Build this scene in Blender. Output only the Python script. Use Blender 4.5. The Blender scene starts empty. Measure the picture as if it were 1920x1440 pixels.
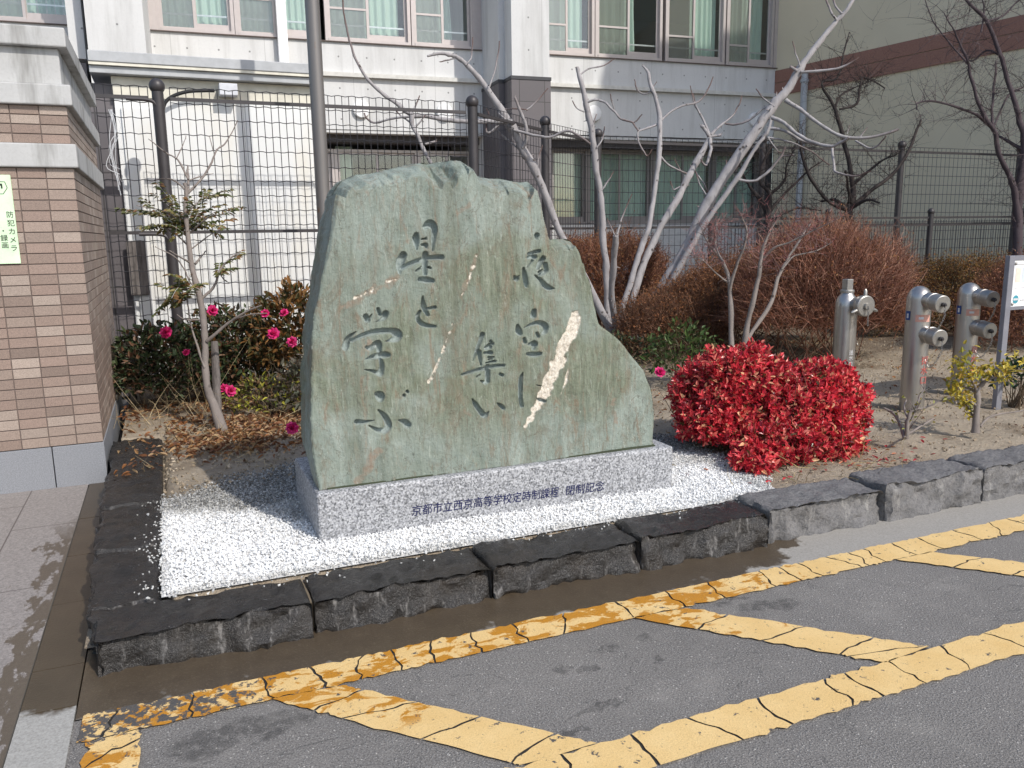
import bpy, bmesh, math, random
import numpy as np
from mathutils import Vector, Matrix

# ------------------------------------------------------------------ camera, sky, sun, exposure
scene = bpy.context.scene
COL = scene.collection
RAD = math.radians
FPX = 1523.0                      # focal length in pixels of the 1920 px wide photograph
CAM_H = 1.55                      # eye height above the road
def unit(v):
    v = np.array(v, float); return v / np.linalg.norm(v)
_z = -unit((130, -8290, -FPX)); _x = np.array((3690., 337., -FPX)); _x = unit(_x - _z * _x.dot(_z)); _y = np.cross(_z, _x)
RM = np.array([_x, _y, _z]); CC = np.array([0, 0, CAM_H])
cd = bpy.data.cameras.new('camera'); cam = bpy.data.objects.new('camera', cd); COL.objects.link(cam)
cd.sensor_width = 36; cd.lens = FPX / 1920 * 36; cd.clip_start = .05; cd.clip_end = 1500
cam.matrix_world = Matrix([list(RM[0]) + [0], list(RM[1]) + [0], list(RM[2]) + [CAM_H], [0, 0, 0, 1]])
scene.camera = cam

SUN_EL, SUN_AZ = 42.0, 158.0      # azimuth measured from +Y towards +X
w = bpy.data.worlds.new('World'); scene.world = w; w.use_nodes = True
nt = w.node_tree; sky = nt.nodes.new('ShaderNodeTexSky'); sky.sky_type = 'NISHITA'; sky.sun_disc = False
sky.sun_elevation = RAD(SUN_EL); sky.sun_rotation = RAD(SUN_AZ); sky.air_density = 1.0; sky.dust_density = 1.5
bg = nt.nodes['Background']; bg.inputs['Strength'].default_value = 0.15
nt.links.new(sky.outputs['Color'], bg.inputs['Color'])
sd = Vector((math.sin(RAD(SUN_AZ)) * math.cos(RAD(SUN_EL)), math.cos(RAD(SUN_AZ)) * math.cos(RAD(SUN_EL)), math.sin(RAD(SUN_EL))))
sl = bpy.data.lights.new('sun', 'SUN'); sl.energy = 2.9; sl.angle = RAD(.6); sl.color = (1.0, .955, .89)
so = bpy.data.objects.new('sun', sl); COL.objects.link(so); so.location = sd * 60
so.rotation_euler = sd.to_track_quat('Z', 'Y').to_euler()
vs = scene.view_settings; vs.view_transform = 'Standard'; vs.look = 'None'; vs.gamma = 1; vs.exposure = 0.28; vs.use_curve_mapping = False
scene.cycles.max_bounces = 8; scene.cycles.transparent_max_bounces = 12

# ------------------------------------------------------------------ measuring helpers (photo pixel -> point at a real distance)
def ray(px, py): return RM @ np.array((px - 960, 720 - py, -FPX))
def gz(px, py, z=0.):
    d = ray(px, py); return CC + d * ((z - CAM_H) / d[2])
def gy(px, py, y):
    d = ray(px, py); return CC + d * (y / d[1])
def dep(px, py, D): return CC + ray(px, py) / FPX * D
rng = np.random.default_rng(7)

# ------------------------------------------------------------------ vectorised noise
def _h(i, j, k):
    n = (i * 374761393 + j * 668265263 + k * 2147483647 + 1013904223) & 0xffffffff
    n = ((n ^ (n >> 13)) * 1274126177) & 0xffffffff
    n = n ^ (n >> 16)
    return (n & 0xffff) / 65535.0
def vnoise(P):
    P = np.asarray(P, float); i = np.floor(P).astype(np.int64); f = P - i; f = f * f * (3 - 2 * f)
    r = 0
    for a in (0, 1):
        for b in (0, 1):
            for c in (0, 1):
                wt = (f[:, 0] if a else 1 - f[:, 0]) * (f[:, 1] if b else 1 - f[:, 1]) * (f[:, 2] if c else 1 - f[:, 2])
                r = r + wt * _h(i[:, 0] + a, i[:, 1] + b, i[:, 2] + c)
    return r * 2 - 1
def fbm(P, oct=4, lac=2.1, gain=.5):
    P = np.asarray(P, float); a = 1.; s = 0
    for o in range(oct):
        s = s + a * vnoise(P + o * 17.3); P = P * lac; a *= gain
    return s

# ------------------------------------------------------------------ mesh builder
class G:
    def __init__(s): s.v = []; s.f = {}; s.n = 0; s.c = []
    def add(s, V, *faces, col=None):
        V = np.asarray(V, float).reshape(-1, 3)
        for F in faces:
            F = np.asarray(F, np.int64)
            if F.size == 0: continue
            if F.ndim == 1: F = F[None]
            s.f.setdefault(F.shape[1], []).append(F + s.n)
        s.v.append(V); s.n += len(V)
        c = np.ones((len(V), 4)) * .5
        if col is not None: c[:, :3] = np.asarray(col)
        c[:, 3] = 1; s.c.append(c)
        return s
    def box(s, x0, y0, z0, x1, y1, z1, col=None):
        V = [(x, y, z) for x in (x0, x1) for y in (y0, y1) for z in (z0, z1)]
        return s.add(V, [(0, 1, 3, 2), (4, 6, 7, 5), (0, 4, 5, 1), (2, 3, 7, 6), (0, 2, 6, 4), (1, 5, 7, 3)], col=col)
    def tube(s, P, r, n=6, col=None, cap=True):
        P = np.asarray(P, float); m = len(P); r = np.broadcast_to(np.asarray(r, float), (m,))
        T = np.gradient(P, axis=0); T /= np.linalg.norm(T, axis=1)[:, None] + 1e-9
        a = np.cross(T[0], (0, 0, 1.)); 
        if np.linalg.norm(a) < .05: a = np.cross(T[0], (0, 1., 0))
        a = unit(a); V = []; th = np.arange(n) * 2 * math.pi / n
        if col is not None and np.ndim(col) == 2: col = np.repeat(col, n, 0)
        for i in range(m):
            a = a - T[i] * a.dot(T[i]); a = unit(a); b = np.cross(T[i], a)
            V.append(P[i] + r[i] * (np.cos(th)[:, None] * a + np.sin(th)[:, None] * b))
        V = np.concatenate(V); F = []
        for i in range(m - 1):
            for j in range(n):
                k = (j + 1) % n; F.append((i * n + j, i * n + k, i * n + n + k, i * n + n + j))
        s.add(V, F, col=col)
        if cap:
            c0, c1 = (col[:n], col[-n:]) if col is not None and np.ndim(col) == 2 else (col, col)
            s.add(V[:n][::-1], np.arange(n), col=c0); s.add(V[-n:], np.arange(n), col=c1)
        return s
    def lathe(s, c, axis, prof, n=24, col=None):           # prof: (radius, height along axis)
        axis = unit(axis); a = np.cross(axis, (0, 0, 1.)) if abs(axis[2]) < .9 else np.cross(axis, (1., 0, 0)); a = unit(a); b = np.cross(axis, a)
        th = np.arange(n) * 2 * math.pi / n; ring = np.cos(th)[:, None] * a + np.sin(th)[:, None] * b
        V = np.concatenate([np.asarray(c, float) + axis * h + ring * max(r, 1e-4) for r, h in prof]); F = []
        for i in range(len(prof) - 1):
            for j in range(n):
                k = (j + 1) % n; F.append((i * n + j, i * n + k, i * n + n + k, i * n + n + j))
        return s.add(V, F, col=col)
    def prism(s, poly, fn, d0, d1, col=None):              # poly in 2-D, fn(u, v, d) -> 3-D
        n = len(poly); V = [fn(u, v, d0) for u, v in poly] + [fn(u, v, d1) for u, v in poly]
        s.add(V, col=col); b = s.n - 2 * n
        s.f.setdefault(n, []).append(np.array([list(range(n))[::-1], list(range(n, 2 * n))]) + b)
        s.f.setdefault(4, []).append(np.array([(i, (i + 1) % n, n + (i + 1) % n, n + i) for i in range(n)]) + b)
        return s
    def build(s, name, mat, parent=None, smooth=False, sharp=None, bevel=None, fix=False):
        V = np.concatenate(s.v); C = np.concatenate(s.c)
        if parent is not None: off = np.array(LOC[parent.name])
        else: off = np.array([(V[:, 0].min() + V[:, 0].max()) / 2, (V[:, 1].min() + V[:, 1].max()) / 2, V[:, 2].min()])
        me = bpy.data.meshes.new(name); me.vertices.add(len(V)); me.vertices.foreach_set('co', (V - off).ravel())
        loops = []; tot = []
        for k, L in s.f.items():
            A = np.concatenate(L); loops.append(A.ravel()); tot.append(np.full(len(A), k))
        loops = np.concatenate(loops); tot = np.concatenate(tot); st = np.concatenate([[0], np.cumsum(tot)[:-1]])
        me.loops.add(len(loops)); me.loops.foreach_set('vertex_index', loops.astype(np.int32))
        me.polygons.add(len(tot)); me.polygons.foreach_set('loop_start', st.astype(np.int32))
        me.update(calc_edges=True)
        at = me.color_attributes.new('Col', 'FLOAT_COLOR', 'POINT'); at.data.foreach_set('color', C.ravel().astype(np.float32))
        if fix:
            bm = bmesh.new(); bm.from_mesh(me); bmesh.ops.recalc_face_normals(bm, faces=bm.faces); bm.to_mesh(me); bm.free()
        me.polygons.foreach_set('use_smooth', np.full(len(tot), smooth)); me.materials.append(mat)
        if sharp and smooth: me.set_sharp_from_angle(angle=RAD(sharp))
        me.validate(); me.update()
        o = bpy.data.objects.new(name, me); COL.objects.link(o); LOC[o.name] = tuple(off)
        if parent is not None: o.parent = parent
        else: o.location = off
        if bevel:
            b = o.modifiers.new('bevel', 'BEVEL'); b.width = bevel; b.segments = 2; b.limit_method = 'ANGLE'
        return o
LOC = {}
def tag(o, label=None, cat=None, group=None, kind=None):
    if label: o['label'] = label
    if cat: o['category'] = cat
    if group: o['group'] = group
    if kind: o['kind'] = kind
    return o
def thing(name, loc, label, cat, group=None):
    o = bpy.data.objects.new(name, None); COL.objects.link(o); o.location = loc; o.empty_display_size = .2
    LOC[o.name] = tuple(loc); return tag(o, label, cat, group)
def copy_tree(o, parent=None):
    c = o.copy(); COL.objects.link(c); c.parent = parent
    LOC[c.name] = LOC[o.name]
    for ch in [x for x in bpy.data.objects if x.parent == o]: copy_tree(ch, c)
    return c

# ------------------------------------------------------------------ foliage helpers
def rdir(n, r=rng):
    d = r.normal(size=(n, 3)); return d / np.linalg.norm(d, axis=1)[:, None]
def nrm(a): return a / (np.linalg.norm(a, axis=1)[:, None] + 1e-9)
def twigs(g, P, D, L, R, seg=3, bend=.3, taper=.8, up=0., col=None, r=rng):
    n = len(P); D = nrm(D); L = np.broadcast_to(L, (n,)); R = np.broadcast_to(R, (n,))
    B = rdir(n, r) * bend + np.array((0, 0, up)); a = nrm(np.cross(D, rdir(n, r))); b = np.cross(D, a)
    V = np.zeros((n, seg + 1, 3, 3)); pts = []
    for j in range(seg + 1):
        t = j / seg; c = P + D * (L * t)[:, None] + B * (L * t * t)[:, None]; pts.append(c); rr = R * (1 - taper * t)
        for k in range(3):
            th = k * 2.0944; V[:, j, k] = c + (math.cos(th) * a + math.sin(th) * b) * rr[:, None]
    base = (np.arange(n) * (seg + 1) * 3)[:, None, None, None]
    jj = np.arange(seg)[None, :, None, None] * 3; q = np.array([[0, 1, 4, 3], [1, 2, 5, 4], [2, 0, 3, 5]])[None, None]
    F = (base + jj + q).reshape(-1, 4)
    if col is not None: col = np.repeat(np.broadcast_to(col, (n, 3)), (seg + 1) * 3, axis=0)
    g.add(V.reshape(-1, 3), F, col=col)
    return np.array(pts)                                   # (seg+1, n, 3)
def leaves(g, P, D, N, L, W, col, fold=.18, curl=.15):
    n = len(P); D = nrm(D); N = nrm(N - D * (N * D).sum(1)[:, None]); S = np.cross(D, N)
    L = np.broadcast_to(L, (n,))[:, None]; W = np.broadcast_to(W, (n,))[:, None]
    V = np.zeros((n, 6, 3)); V[:, 0] = P
    V[:, 1] = P + D * .33 * L + S * W * .5 + N * fold * W; V[:, 2] = P + D * .7 * L + S * W * .36 + N * (fold * W * .7 - curl * L * .3)
    V[:, 3] = P + D * L - N * curl * L
    V[:, 4] = P + D * .33 * L - S * W * .5 + N * fold * W; V[:, 5] = P + D * .7 * L - S * W * .36 + N * (fold * W * .7 - curl * L * .3)
    b = (np.arange(n) * 6)[:, None, None]; F = (b + np.array([[0, 1, 2, 3], [0, 3, 5, 4]])[None]).reshape(-1, 4)
    g.add(V.reshape(-1, 3), F, col=np.repeat(np.broadcast_to(col, (n, 3)), 6, axis=0))
def pick(n, cols, r=rng, jit=.15, p=None):
    c = np.array(cols, float)[r.choice(len(cols), n, p=p)]
    return np.clip(c * (1 + r.normal(size=(n, 1)) * jit), 0, 1)
def spline(P, k=4):
    P = np.asarray(P, float); Q = np.vstack([2 * P[0] - P[1], P, 2 * P[-1] - P[-2]]); out = []
    for i in range(1, len(Q) - 2):
        for j in range(k):
            t = j / k; a, b, c, d = Q[i - 1], Q[i], Q[i + 1], Q[i + 2]
            out.append(.5 * ((2 * b) + (c - a) * t + (2 * a - 5 * b + 4 * c - d) * t * t + (3 * b - a - 3 * c + d) * t ** 3))
    out.append(Q[-2]); return np.array(out)

# ------------------------------------------------------------------ material helper
class Mat:
    def __init__(s, name, rough=.8, spec=.3, metal=0.):
        s.m = bpy.data.materials.new(name); s.m.use_nodes = True; s.nt = s.m.node_tree; s.b = s.nt.nodes['Principled BSDF']
        s.b.inputs['Roughness'].default_value = rough; s.b.inputs['Specular IOR Level'].default_value = spec; s.b.inputs['Metallic'].default_value = metal
        s._pos = s._obj = None
    def n(s, t, ins={}, **at):
        nd = s.nt.nodes.new('ShaderNode' + t)
        for k, v in at.items(): setattr(nd, k, v)
        for k, v in ins.items(): s.put(nd.inputs[k], v)
        return nd
    def put(s, sock, v):
        if isinstance(v, bpy.types.NodeSocket): s.nt.links.new(v, sock)
        elif hasattr(sock.default_value, '__len__') and not hasattr(v, '__len__'): sock.default_value = (v, v, v, 1)[:len(sock.default_value)]
        elif hasattr(v, '__len__') and len(sock.default_value) == 4 and len(v) == 3: sock.default_value = (*v, 1)
        else: sock.default_value = v
    def set(s, **k):
        for a, v in k.items(): s.put(s.b.inputs[{'color': 'Base Color', 'rough': 'Roughness', 'normal': 'Normal', 'metal': 'Metallic', 'spec': 'Specular IOR Level', 'alpha': 'Alpha'}[a]], v)
        return s.m
    @property
    def pos(s):
        if s._pos is None: s._pos = s.n('NewGeometry').outputs['Position']
        return s._pos
    @property
    def obj(s):
        if s._obj is None: s._obj = s.n('TexCoord').outputs['Object']
        return s._obj
    def scale(s, v, sc): return s.n('Mapping', {'Vector': v, 'Scale': sc}).outputs[0]
    def noise(s, v, sc, det=4., ro=.6, dist=0.): return s.n('TexNoise', {'Vector': v, 'Scale': sc, 'Detail': det, 'Roughness': ro, 'Distortion': dist}).outputs['Fac']
    def vor(s, v, sc, feature='F1', out='Distance'): return s.n('TexVoronoi', {'Vector': v, 'Scale': sc}, feature=feature).outputs[out]
    def ramp(s, f, *st):
        nd = s.n('ValToRGB', {0: f}); e = nd.color_ramp.elements
        while len(e) < len(st): e.new(.5)
        for x, (p, c) in zip(e, st): x.position = p; x.color = (c, c, c, 1) if not hasattr(c, '__len__') else (*c, 1)
        return nd.outputs[0]
    def mix(s, f, a, b, mode='MIX'):
        nd = s.n('Mix', {}, data_type='RGBA', blend_type=mode); s.put(nd.inputs[0], f); s.put(nd.inputs[6], a); s.put(nd.inputs[7], b); return nd.outputs[2]
    def math(s, op, a, b=0., clamp=False): return s.n('Math', {0: a, 1: b}, operation=op, use_clamp=clamp).outputs[0]
    def attr(s, name='Col', out='Color'): return s.n('Attribute', {}, attribute_name=name).outputs[out]
    def bump(s, h, st=.4, d=.01): return s.n('Bump', {'Height': h, 'Strength': st, 'Distance': d}).outputs[0]
    def xyz(s, v): return s.n('SeparateXYZ', {0: v}).outputs

def plain(name, col, rough=.6, spec=.35, metal=0., var=.12, sc=9., bump=0.):
    m = Mat(name, rough, spec, metal); f = m.noise(m.obj, sc, 5)
    a = tuple(c * (1 - var) for c in col); b = tuple(min(1, c * (1 + var)) for c in col)
    k = {'color': m.ramp(f, (.3, a), (.7, b))}
    if bump: k['normal'] = m.bump(m.noise(m.obj, sc * 12, 3), bump, .004)
    return m.set(**k)
def vcol(name, rough=.6, spec=.3, trans=0., sc=60., var=.25):
    m = Mat(name, rough, spec); c = m.attr(); f = m.noise(m.obj, sc, 2)
    c = m.mix(1., c, m.ramp(f, (.3, 1 - var), (.7, 1 + var * .5)), 'MULTIPLY'); m.set(color=c)
    if trans:
        t = m.n('BsdfTranslucent', {'Color': c}); ms = m.n('MixShader', {0: trans, 1: m.b.outputs[0], 2: t.outputs[0]})
        m.nt.links.new(ms.outputs[0], m.nt.nodes['Material Output'].inputs[0])
    return m.m

# ------------------------------------------------------------------ ground materials
def road_mat():
    m = Mat('asphalt', .82, .35); p = m.pos
    big = m.noise(p, 1.3, 5); fine = m.noise(p, 160, 3, .7); sp = m.vor(p, 95); sp2 = m.vor(p, 210)
    c = m.ramp(fine, (.34, (.095, .089, .083)), (.66, (.32, .302, .282)))
    c = m.mix(m.ramp(sp, (.1, 1), (.24, 0)), c, (.40, .39, .375))
    c = m.mix(m.ramp(m.vor(p, 42), (.09, .9), (.13, 0)), c, (.60, .57, .52))
    c = m.mix(m.ramp(sp2, (.08, .6), (.25, 0)), c, (.075, .073, .078))
    c = m.mix(1., c, m.ramp(big, (.3, .82), (.7, 1.0)), 'MULTIPLY')
    wet = None
    dn = m.n('TexNoise', {'Vector': p, 'Scale': 9., 'Detail': 4}).outputs['Color']
    q = m.n('VectorMath', {0: p, 1: m.n('VectorMath', {0: m.n('VectorMath', {0: dn, 1: (.5, .5, .5)}, operation='SUBTRACT').outputs[0], 1: (.22, .22, 0)}, operation='MULTIPLY').outputs[0]}, operation='ADD').outputs[0]
    for cx, cy, rx, ry in ((.12, 2.52, .26, .07), (.0, 2.46, .1, .05), (2.2, 2.52, .17, .07), (2.1, 2.63, .1, .03), (1.42, 2.5, .05, .035), (1.22, 2.16, .09, .035), (1.3, 2.38, .05, .03), (-.02, 2.33, .06, .04), (1.62, 2.5, .04, .025), (1.2, 2.42, .045, .03), (1.05, 2.05, .05, .03), (1.55, 2.35, .04, .03)):
        d = m.n('VectorMath', {0: q, 1: (cx, cy, 0)}, operation='SUBTRACT').outputs[0]
        d = m.n('VectorMath', {0: d, 1: (1 / rx, 1 / ry, 0)}, operation='MULTIPLY').outputs[0]
        L = m.n('VectorMath', {0: d}, operation='LENGTH').outputs['Value']
        f = m.ramp(L, (.75, 1), (1.0, 0)); wet = f if wet is None else m.math('MAXIMUM', wet, f)
    wet = m.math('MULTIPLY', m.math('MULTIPLY', wet, m.ramp(m.noise(p, 30, 4, .7), (.36, .1), (.56, 1))), .6); c = m.mix(wet, c, (.045, .043, .042))
    cr = m.math('ABSOLUTE', m.math('SUBTRACT', m.noise(p, 1.1, 5, .55, 1.2), .5)); c = m.mix(m.ramp(cr, (.0, .5), (.0035, 0)), c, (.05, .05, .05))
    c = m.mix(m.ramp(m.noise(p, 4.5, 6, .7), (.5, 0), (.7, .3)), c, (.34, .32, .29))
    h = m.math('ADD', fine, m.math('MULTIPLY', m.ramp(sp, (0, 1), (.35, 0)), .6))
    return m.set(color=c, normal=m.bump(h, .75, .006))
def yellow_mat():
    m = Mat('yellow_road_paint', .62, .35); p = m.pos; x = m.xyz(p)
    c = m.ramp(m.noise(p, 5, 5), (.3, (.70, .47, .19)), (.7, (.78, .56, .26)))
    reg = m.math('MULTIPLY', m.ramp(x[1], (.02, 0), (.03, 1)), 1)   # always on; kept as a factor
    yb = m.n('MapRange', {0: x[1], 1: 2.25, 2: 2.62}).outputs[0]; xb = m.n('MapRange', {0: x[0], 1: 2.7, 2: 2.2}).outputs[0]
    k = m.math('MULTIPLY', yb, xb)
    st = m.noise(m.scale(p, (1, 1.6, 1)), 7.5, 6, .65, .6)
    st = m.math('MULTIPLY', m.ramp(m.math('ADD', st, m.math('MULTIPLY', k, .12)), (.60, 0), (.64, 1)), m.ramp(k, (.1, 0), (.3, 1)))
    c = m.mix(m.math('MULTIPLY', st, .95), c, (.50, .21, .012))
    wearx = m.math('MULTIPLY', m.n('MapRange', {0: x[0], 1: .42, 2: -.12}).outputs[0], m.n('MapRange', {0: x[1], 1: 2.60, 2: 2.68, 3: .12, 4: 1.}).outputs[0])
    wn = m.noise(p, 26, 6, .7)
    wr = m.ramp(m.math('ADD', wn, m.math('MULTIPLY', wearx, .15)), (.615, 0), (.65, 1))
    wr2 = m.ramp(m.noise(p, 60, 4, .7), (.655, 0), (.70, 1))
    wear = m.math('MAXIMUM', wr, m.math('MULTIPLY', wr2, .8))
    c = m.mix(wear, c, (.085, .083, .083))
    c = m.mix(m.ramp(m.noise(p, 230, 2), (.35, .22), (.5, 0)), c, (.3, .19, .06))
    return m.set(color=c, normal=m.bump(m.noise(p, 170, 3, .7), .55, .005), rough=m.ramp(st, (0, .65), (1, .4)))
def gutter_mat():
    m = Mat('gutter_concrete', .7, .4); p = m.pos; x = m.xyz(p)
    n = m.noise(p, 6, 5, .6); fine = m.noise(p, 130, 3, .7)
    dry = m.ramp(fine, (.3, (.25, .235, .21)), (.7, (.36, .34, .31)))
    wet = m.mix(m.noise(p, 11, 5), (.055, .041, .028), (.10, .076, .050))
    wet = m.mix(m.ramp(fine, (.55, 0), (.75, .5)), wet, (.2, .16, .11))
    f = m.ramp(m.math('ADD', x[0], m.math('MULTIPLY', m.math('SUBTRACT', n, .5), .9)), (.0, 0), (1, 1))
    e = m.n('MapRange', {0: m.math('ADD', m.math('ADD', x[0], m.math('MULTIPLY', m.math('SUBTRACT', n, .5), 1.3)), m.math('MULTIPLY', m.math('SUBTRACT', x[1], 2.95), -2.2)), 1: 2.62, 2: 2.7}).outputs[0]
    e2 = m.n('MapRange', {0: m.math('ADD', x[1], m.math('MULTIPLY', m.math('SUBTRACT', n, .5), .5)), 1: 2.80, 2: 2.74}).outputs[0]
    dryf = m.math('MAXIMUM', e, e2)
    c = m.mix(dryf, wet, dry)
    return m.set(color=c, rough=m.ramp(dryf, (0, .35), (1, .85)), normal=m.bump(fine, .35, .004))
def paving_mat():
    m = Mat('pinkish_granite_paving', .75, .35); p = m.pos; x = m.xyz(p)
    fine = m.noise(p, 90, 4, .75); n = m.noise(p, 5, 5)
    c = m.ramp(fine, (.3, (.165, .148, .137)), (.7, (.36, .325, .30)))
    c = m.mix(m.ramp(m.vor(p, 130), (.05, .7), (.2, 0)), c, (.16, .13, .12))
    br = m.n('TexBrick', {'Vector': m.n('Mapping', {'Vector': p, 'Rotation': (0, 0, RAD(90))}).outputs[0], 'Scale': 1., 'Brick Width': .9, 'Row Height': .45, 'Mortar Size': .004, 'Mortar Smooth': .2}, offset=.5).outputs['Fac']
    c = m.mix(br, c, (.13, .11, .1))
    nn = m.noise(m.scale(p, (1.2, .45, 1)), 11, 6, .7)
    wet = m.n('MapRange', {0: m.math('ADD', x[0], m.math('MULTIPLY', m.math('SUBTRACT', nn, .5), .85)), 1: -.66, 2: -.63}).outputs[0]
    far = m.n('MapRange', {0: m.math('ADD', x[1], nn), 1: 5.6, 2: 5.2}).outputs[0]
    wet = m.math('MULTIPLY', wet, far)
    c = m.mix(wet, c, m.mix(fine, (.075, .06, .045), (.14, .115, .09)))
    return m.set(color=c, rough=m.ramp(wet, (0, .8), (1, .35)), normal=m.bump(m.math('SUBTRACT', fine, m.math('MULTIPLY', br, 2.)), .35, .004))
def soil_mat():
    m = Mat('sandy_soil', .95, .15); p = m.pos
    n = m.noise(p, 2.2, 6); f = m.noise(p, 70, 4, .75); g = m.noise(p, 14, 5)
    c = m.mix(g, (.36, .295, .215), (.54, .46, .36)); c = m.mix(1., c, m.ramp(f, (.3, .7), (.6, 1)), 'MULTIPLY')
    c = m.mix(m.ramp(n, (.5, 0), (.66, .65)), c, (.2, .15, .1))
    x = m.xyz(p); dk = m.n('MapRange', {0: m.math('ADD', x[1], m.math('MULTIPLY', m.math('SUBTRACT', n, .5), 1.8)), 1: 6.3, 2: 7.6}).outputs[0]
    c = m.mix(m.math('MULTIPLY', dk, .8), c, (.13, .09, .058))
    return m.set(color=c, normal=m.bump(m.math('ADD', f, g), .9, .02))

def sheet(name, x0, x1, y0, y1, z, mat, nx=1, ny=1, zf=None, **k):
    X, Y = np.meshgrid(np.linspace(x0, x1, nx + 1), np.linspace(y0, y1, ny + 1)); Z = np.full_like(X, z)
    if zf: Z = zf(X, Y)
    V = np.stack([X, Y, Z], -1).reshape(-1, 3); i = np.arange(nx)[None] + np.arange(ny)[:, None] * (nx + 1)
    F = np.stack([i, i + 1, i + nx + 2, i + nx + 1], -1).reshape(-1, 4)
    return tag(G().add(V, F).build(name, mat, smooth=bool(zf)), kind='structure')

sheet('ground', -220, 220, -220, 220, -.03, plain('far_ground', (.13, .125, .12), .9))
R_ = road_mat(); road = sheet('road', -.405, 40, -25, 2.8, 0, R_)
sheet('gutter', -.40, 40, 2.8, 3.3, .004, gutter_mat())
GM = gutter_mat()
def drain(y, x0, x1):
    g = G(); 
    for a, b in ((2.0, 2.895), (2.9, 3.2), (3.205, 3.8), (3.805, 4.4), (4.405, 5.0), (5.005, 6.6)): g.box(x0, a, -.03, x1, b, .004 + .002 * rng.random())
    return g
dm = Mat('drain_concrete', .5, .4); p_ = dm.pos; n_ = dm.noise(p_, 7, 5); f_ = dm.noise(p_, 120, 3, .7)
xx = dm.xyz(p_); dr = dm.n('MapRange', {0: dm.math('ADD', xx[1], dm.math('MULTIPLY', dm.math('SUBTRACT', n_, .5), .35)), 1: 2.93, 2: 2.88}).outputs[0]
dm.set(color=dm.mix(dr, dm.mix(n_, (.042, .032, .022), (.09, .068, .045)), dm.ramp(f_, (.3, (.26, .25, .23)), (.7, (.42, .41, .38)))), rough=dm.ramp(dr, (0, .35), (1, .85)), normal=dm.bump(f_, .3, .004))
tag(drain(0, -.575, -.405).build('drain', dm.m), kind='structure')
sheet('pavement', -40, -.58, -25, 9, .006, paving_mat())
def soilz(X, Y):
    P = np.stack([X, Y, X * 0], -1).reshape(-1, 3)
    z = .142 + .016 * fbm(P * 3.1, 4).reshape(X.shape) + .03 * np.clip(fbm(P * .7, 2), 0, 1).reshape(X.shape)
    damp = np.clip((np.abs(Y - 4) > .9).astype(float) + (X > 3.3), 0.0, 1.0)
    z = np.where(damp > 0, z, np.minimum(z, .147)); e = np.clip((Y - 3.33) / .25, 0, 1); z = .135 * (1 - e) + z * e; return np.where(((X < -.11) & (Y < 6.3)) | (Y < 3.35), .06, z)
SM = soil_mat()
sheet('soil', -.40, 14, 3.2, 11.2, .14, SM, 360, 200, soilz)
sheet('rear_soil', -30, 45, 11.15, 30, .12, SM)

# yellow box marking: cracked slabs of paint
YM = yellow_mat(); CRK = plain('road_crack', (.03, .029, .028), .95)
yg = G(); cg = G()
def strip(a0, a1, b0, b1, step=.2, z=.0075, gap=.0055):
    a0, a1, b0, b1 = map(np.array, (a0, a1, b0, b1)); L = np.linalg.norm(a1 - a0); t = [0.]
    while t[-1] < 1: t.append(t[-1] + step * rng.uniform(.45, 1.5) / L)
    t[-1] = 1.; 
    if len(t) > 2 and t[-1] - t[-2] < .05 / L: t.pop(-2)
    K = 7; edges = []
    for i, u in enumerate(t):
        wob = np.cumsum(rng.normal(size=K)) * .009; wob -= wob.mean(); wob += np.linspace(-1, 1, K) * rng.normal() * .025
        if i in (0, len(t) - 1): wob = wob * .25
        s = np.linspace(0, 1, K); e = a0 + (a1 - a0) * u + (b0 + (b1 - b0) * u - a0 - (a1 - a0) * u) * s[:, None]
        edges.append(e + ((a1 - a0) / L)[None] * wob[:, None])
    T = (a1 - a0) / L
    for i in range(len(t) - 1):
        g1, g2 = (gap * rng.uniform(.3, 1.3, K) for _ in (0, 1))
        A = edges[i] + T * g1[:, None] * (i > 0); B = edges[i + 1] - T * g2[:, None] * (i < len(t) - 2); n = 6
        def side(p, q):
            s = np.linspace(0, 1, n + 2)[1:-1]; N = np.array((-T[1], T[0])); return p + (q - p) * s[:, None] + N * rng.normal(size=(n, 1)) * .005
        poly = np.vstack([A, side(A[-1], B[-1]), B[::-1], side(B[0], A[0])])
        yg.add(np.c_[poly, np.full(len(poly), z)], np.arange(len(poly)))
    q = np.array([a0 + (b0 - a0) * .08, a1 + (b1 - a1) * .08, a1 + (b1 - a1) * .92, a0 + (b0 - a0) * .92])
    cg.add(np.c_[q, np.full(4, .004)], np.arange(4))
strip((-.38, 2.815), (9, 2.815), (-.38, 2.655), (9, 2.655), .19)
strip((-.35, 1.985), (9, 1.985), (-.35, 1.82), (9, 1.82), .2)
for k in range(6): strip((.44 + 1.43 * k, 2.652), (1.10 + 1.43 * k, 1.988), (.21 + 1.43 * k, 2.652), (.84 + 1.43 * k, 1.988), .19)
strip((-.36, 2.65), (-.36, 1.2), (-.2, 2.65), (-.2, 1.99), .18) if False else strip((-.36, 2.652), (-.36, 1.988), (-.2, 2.652), (-.2, 1.988), .16)
yg.build('yellow_line', YM, road); cg.build('surface_crack', CRK, road)

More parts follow.
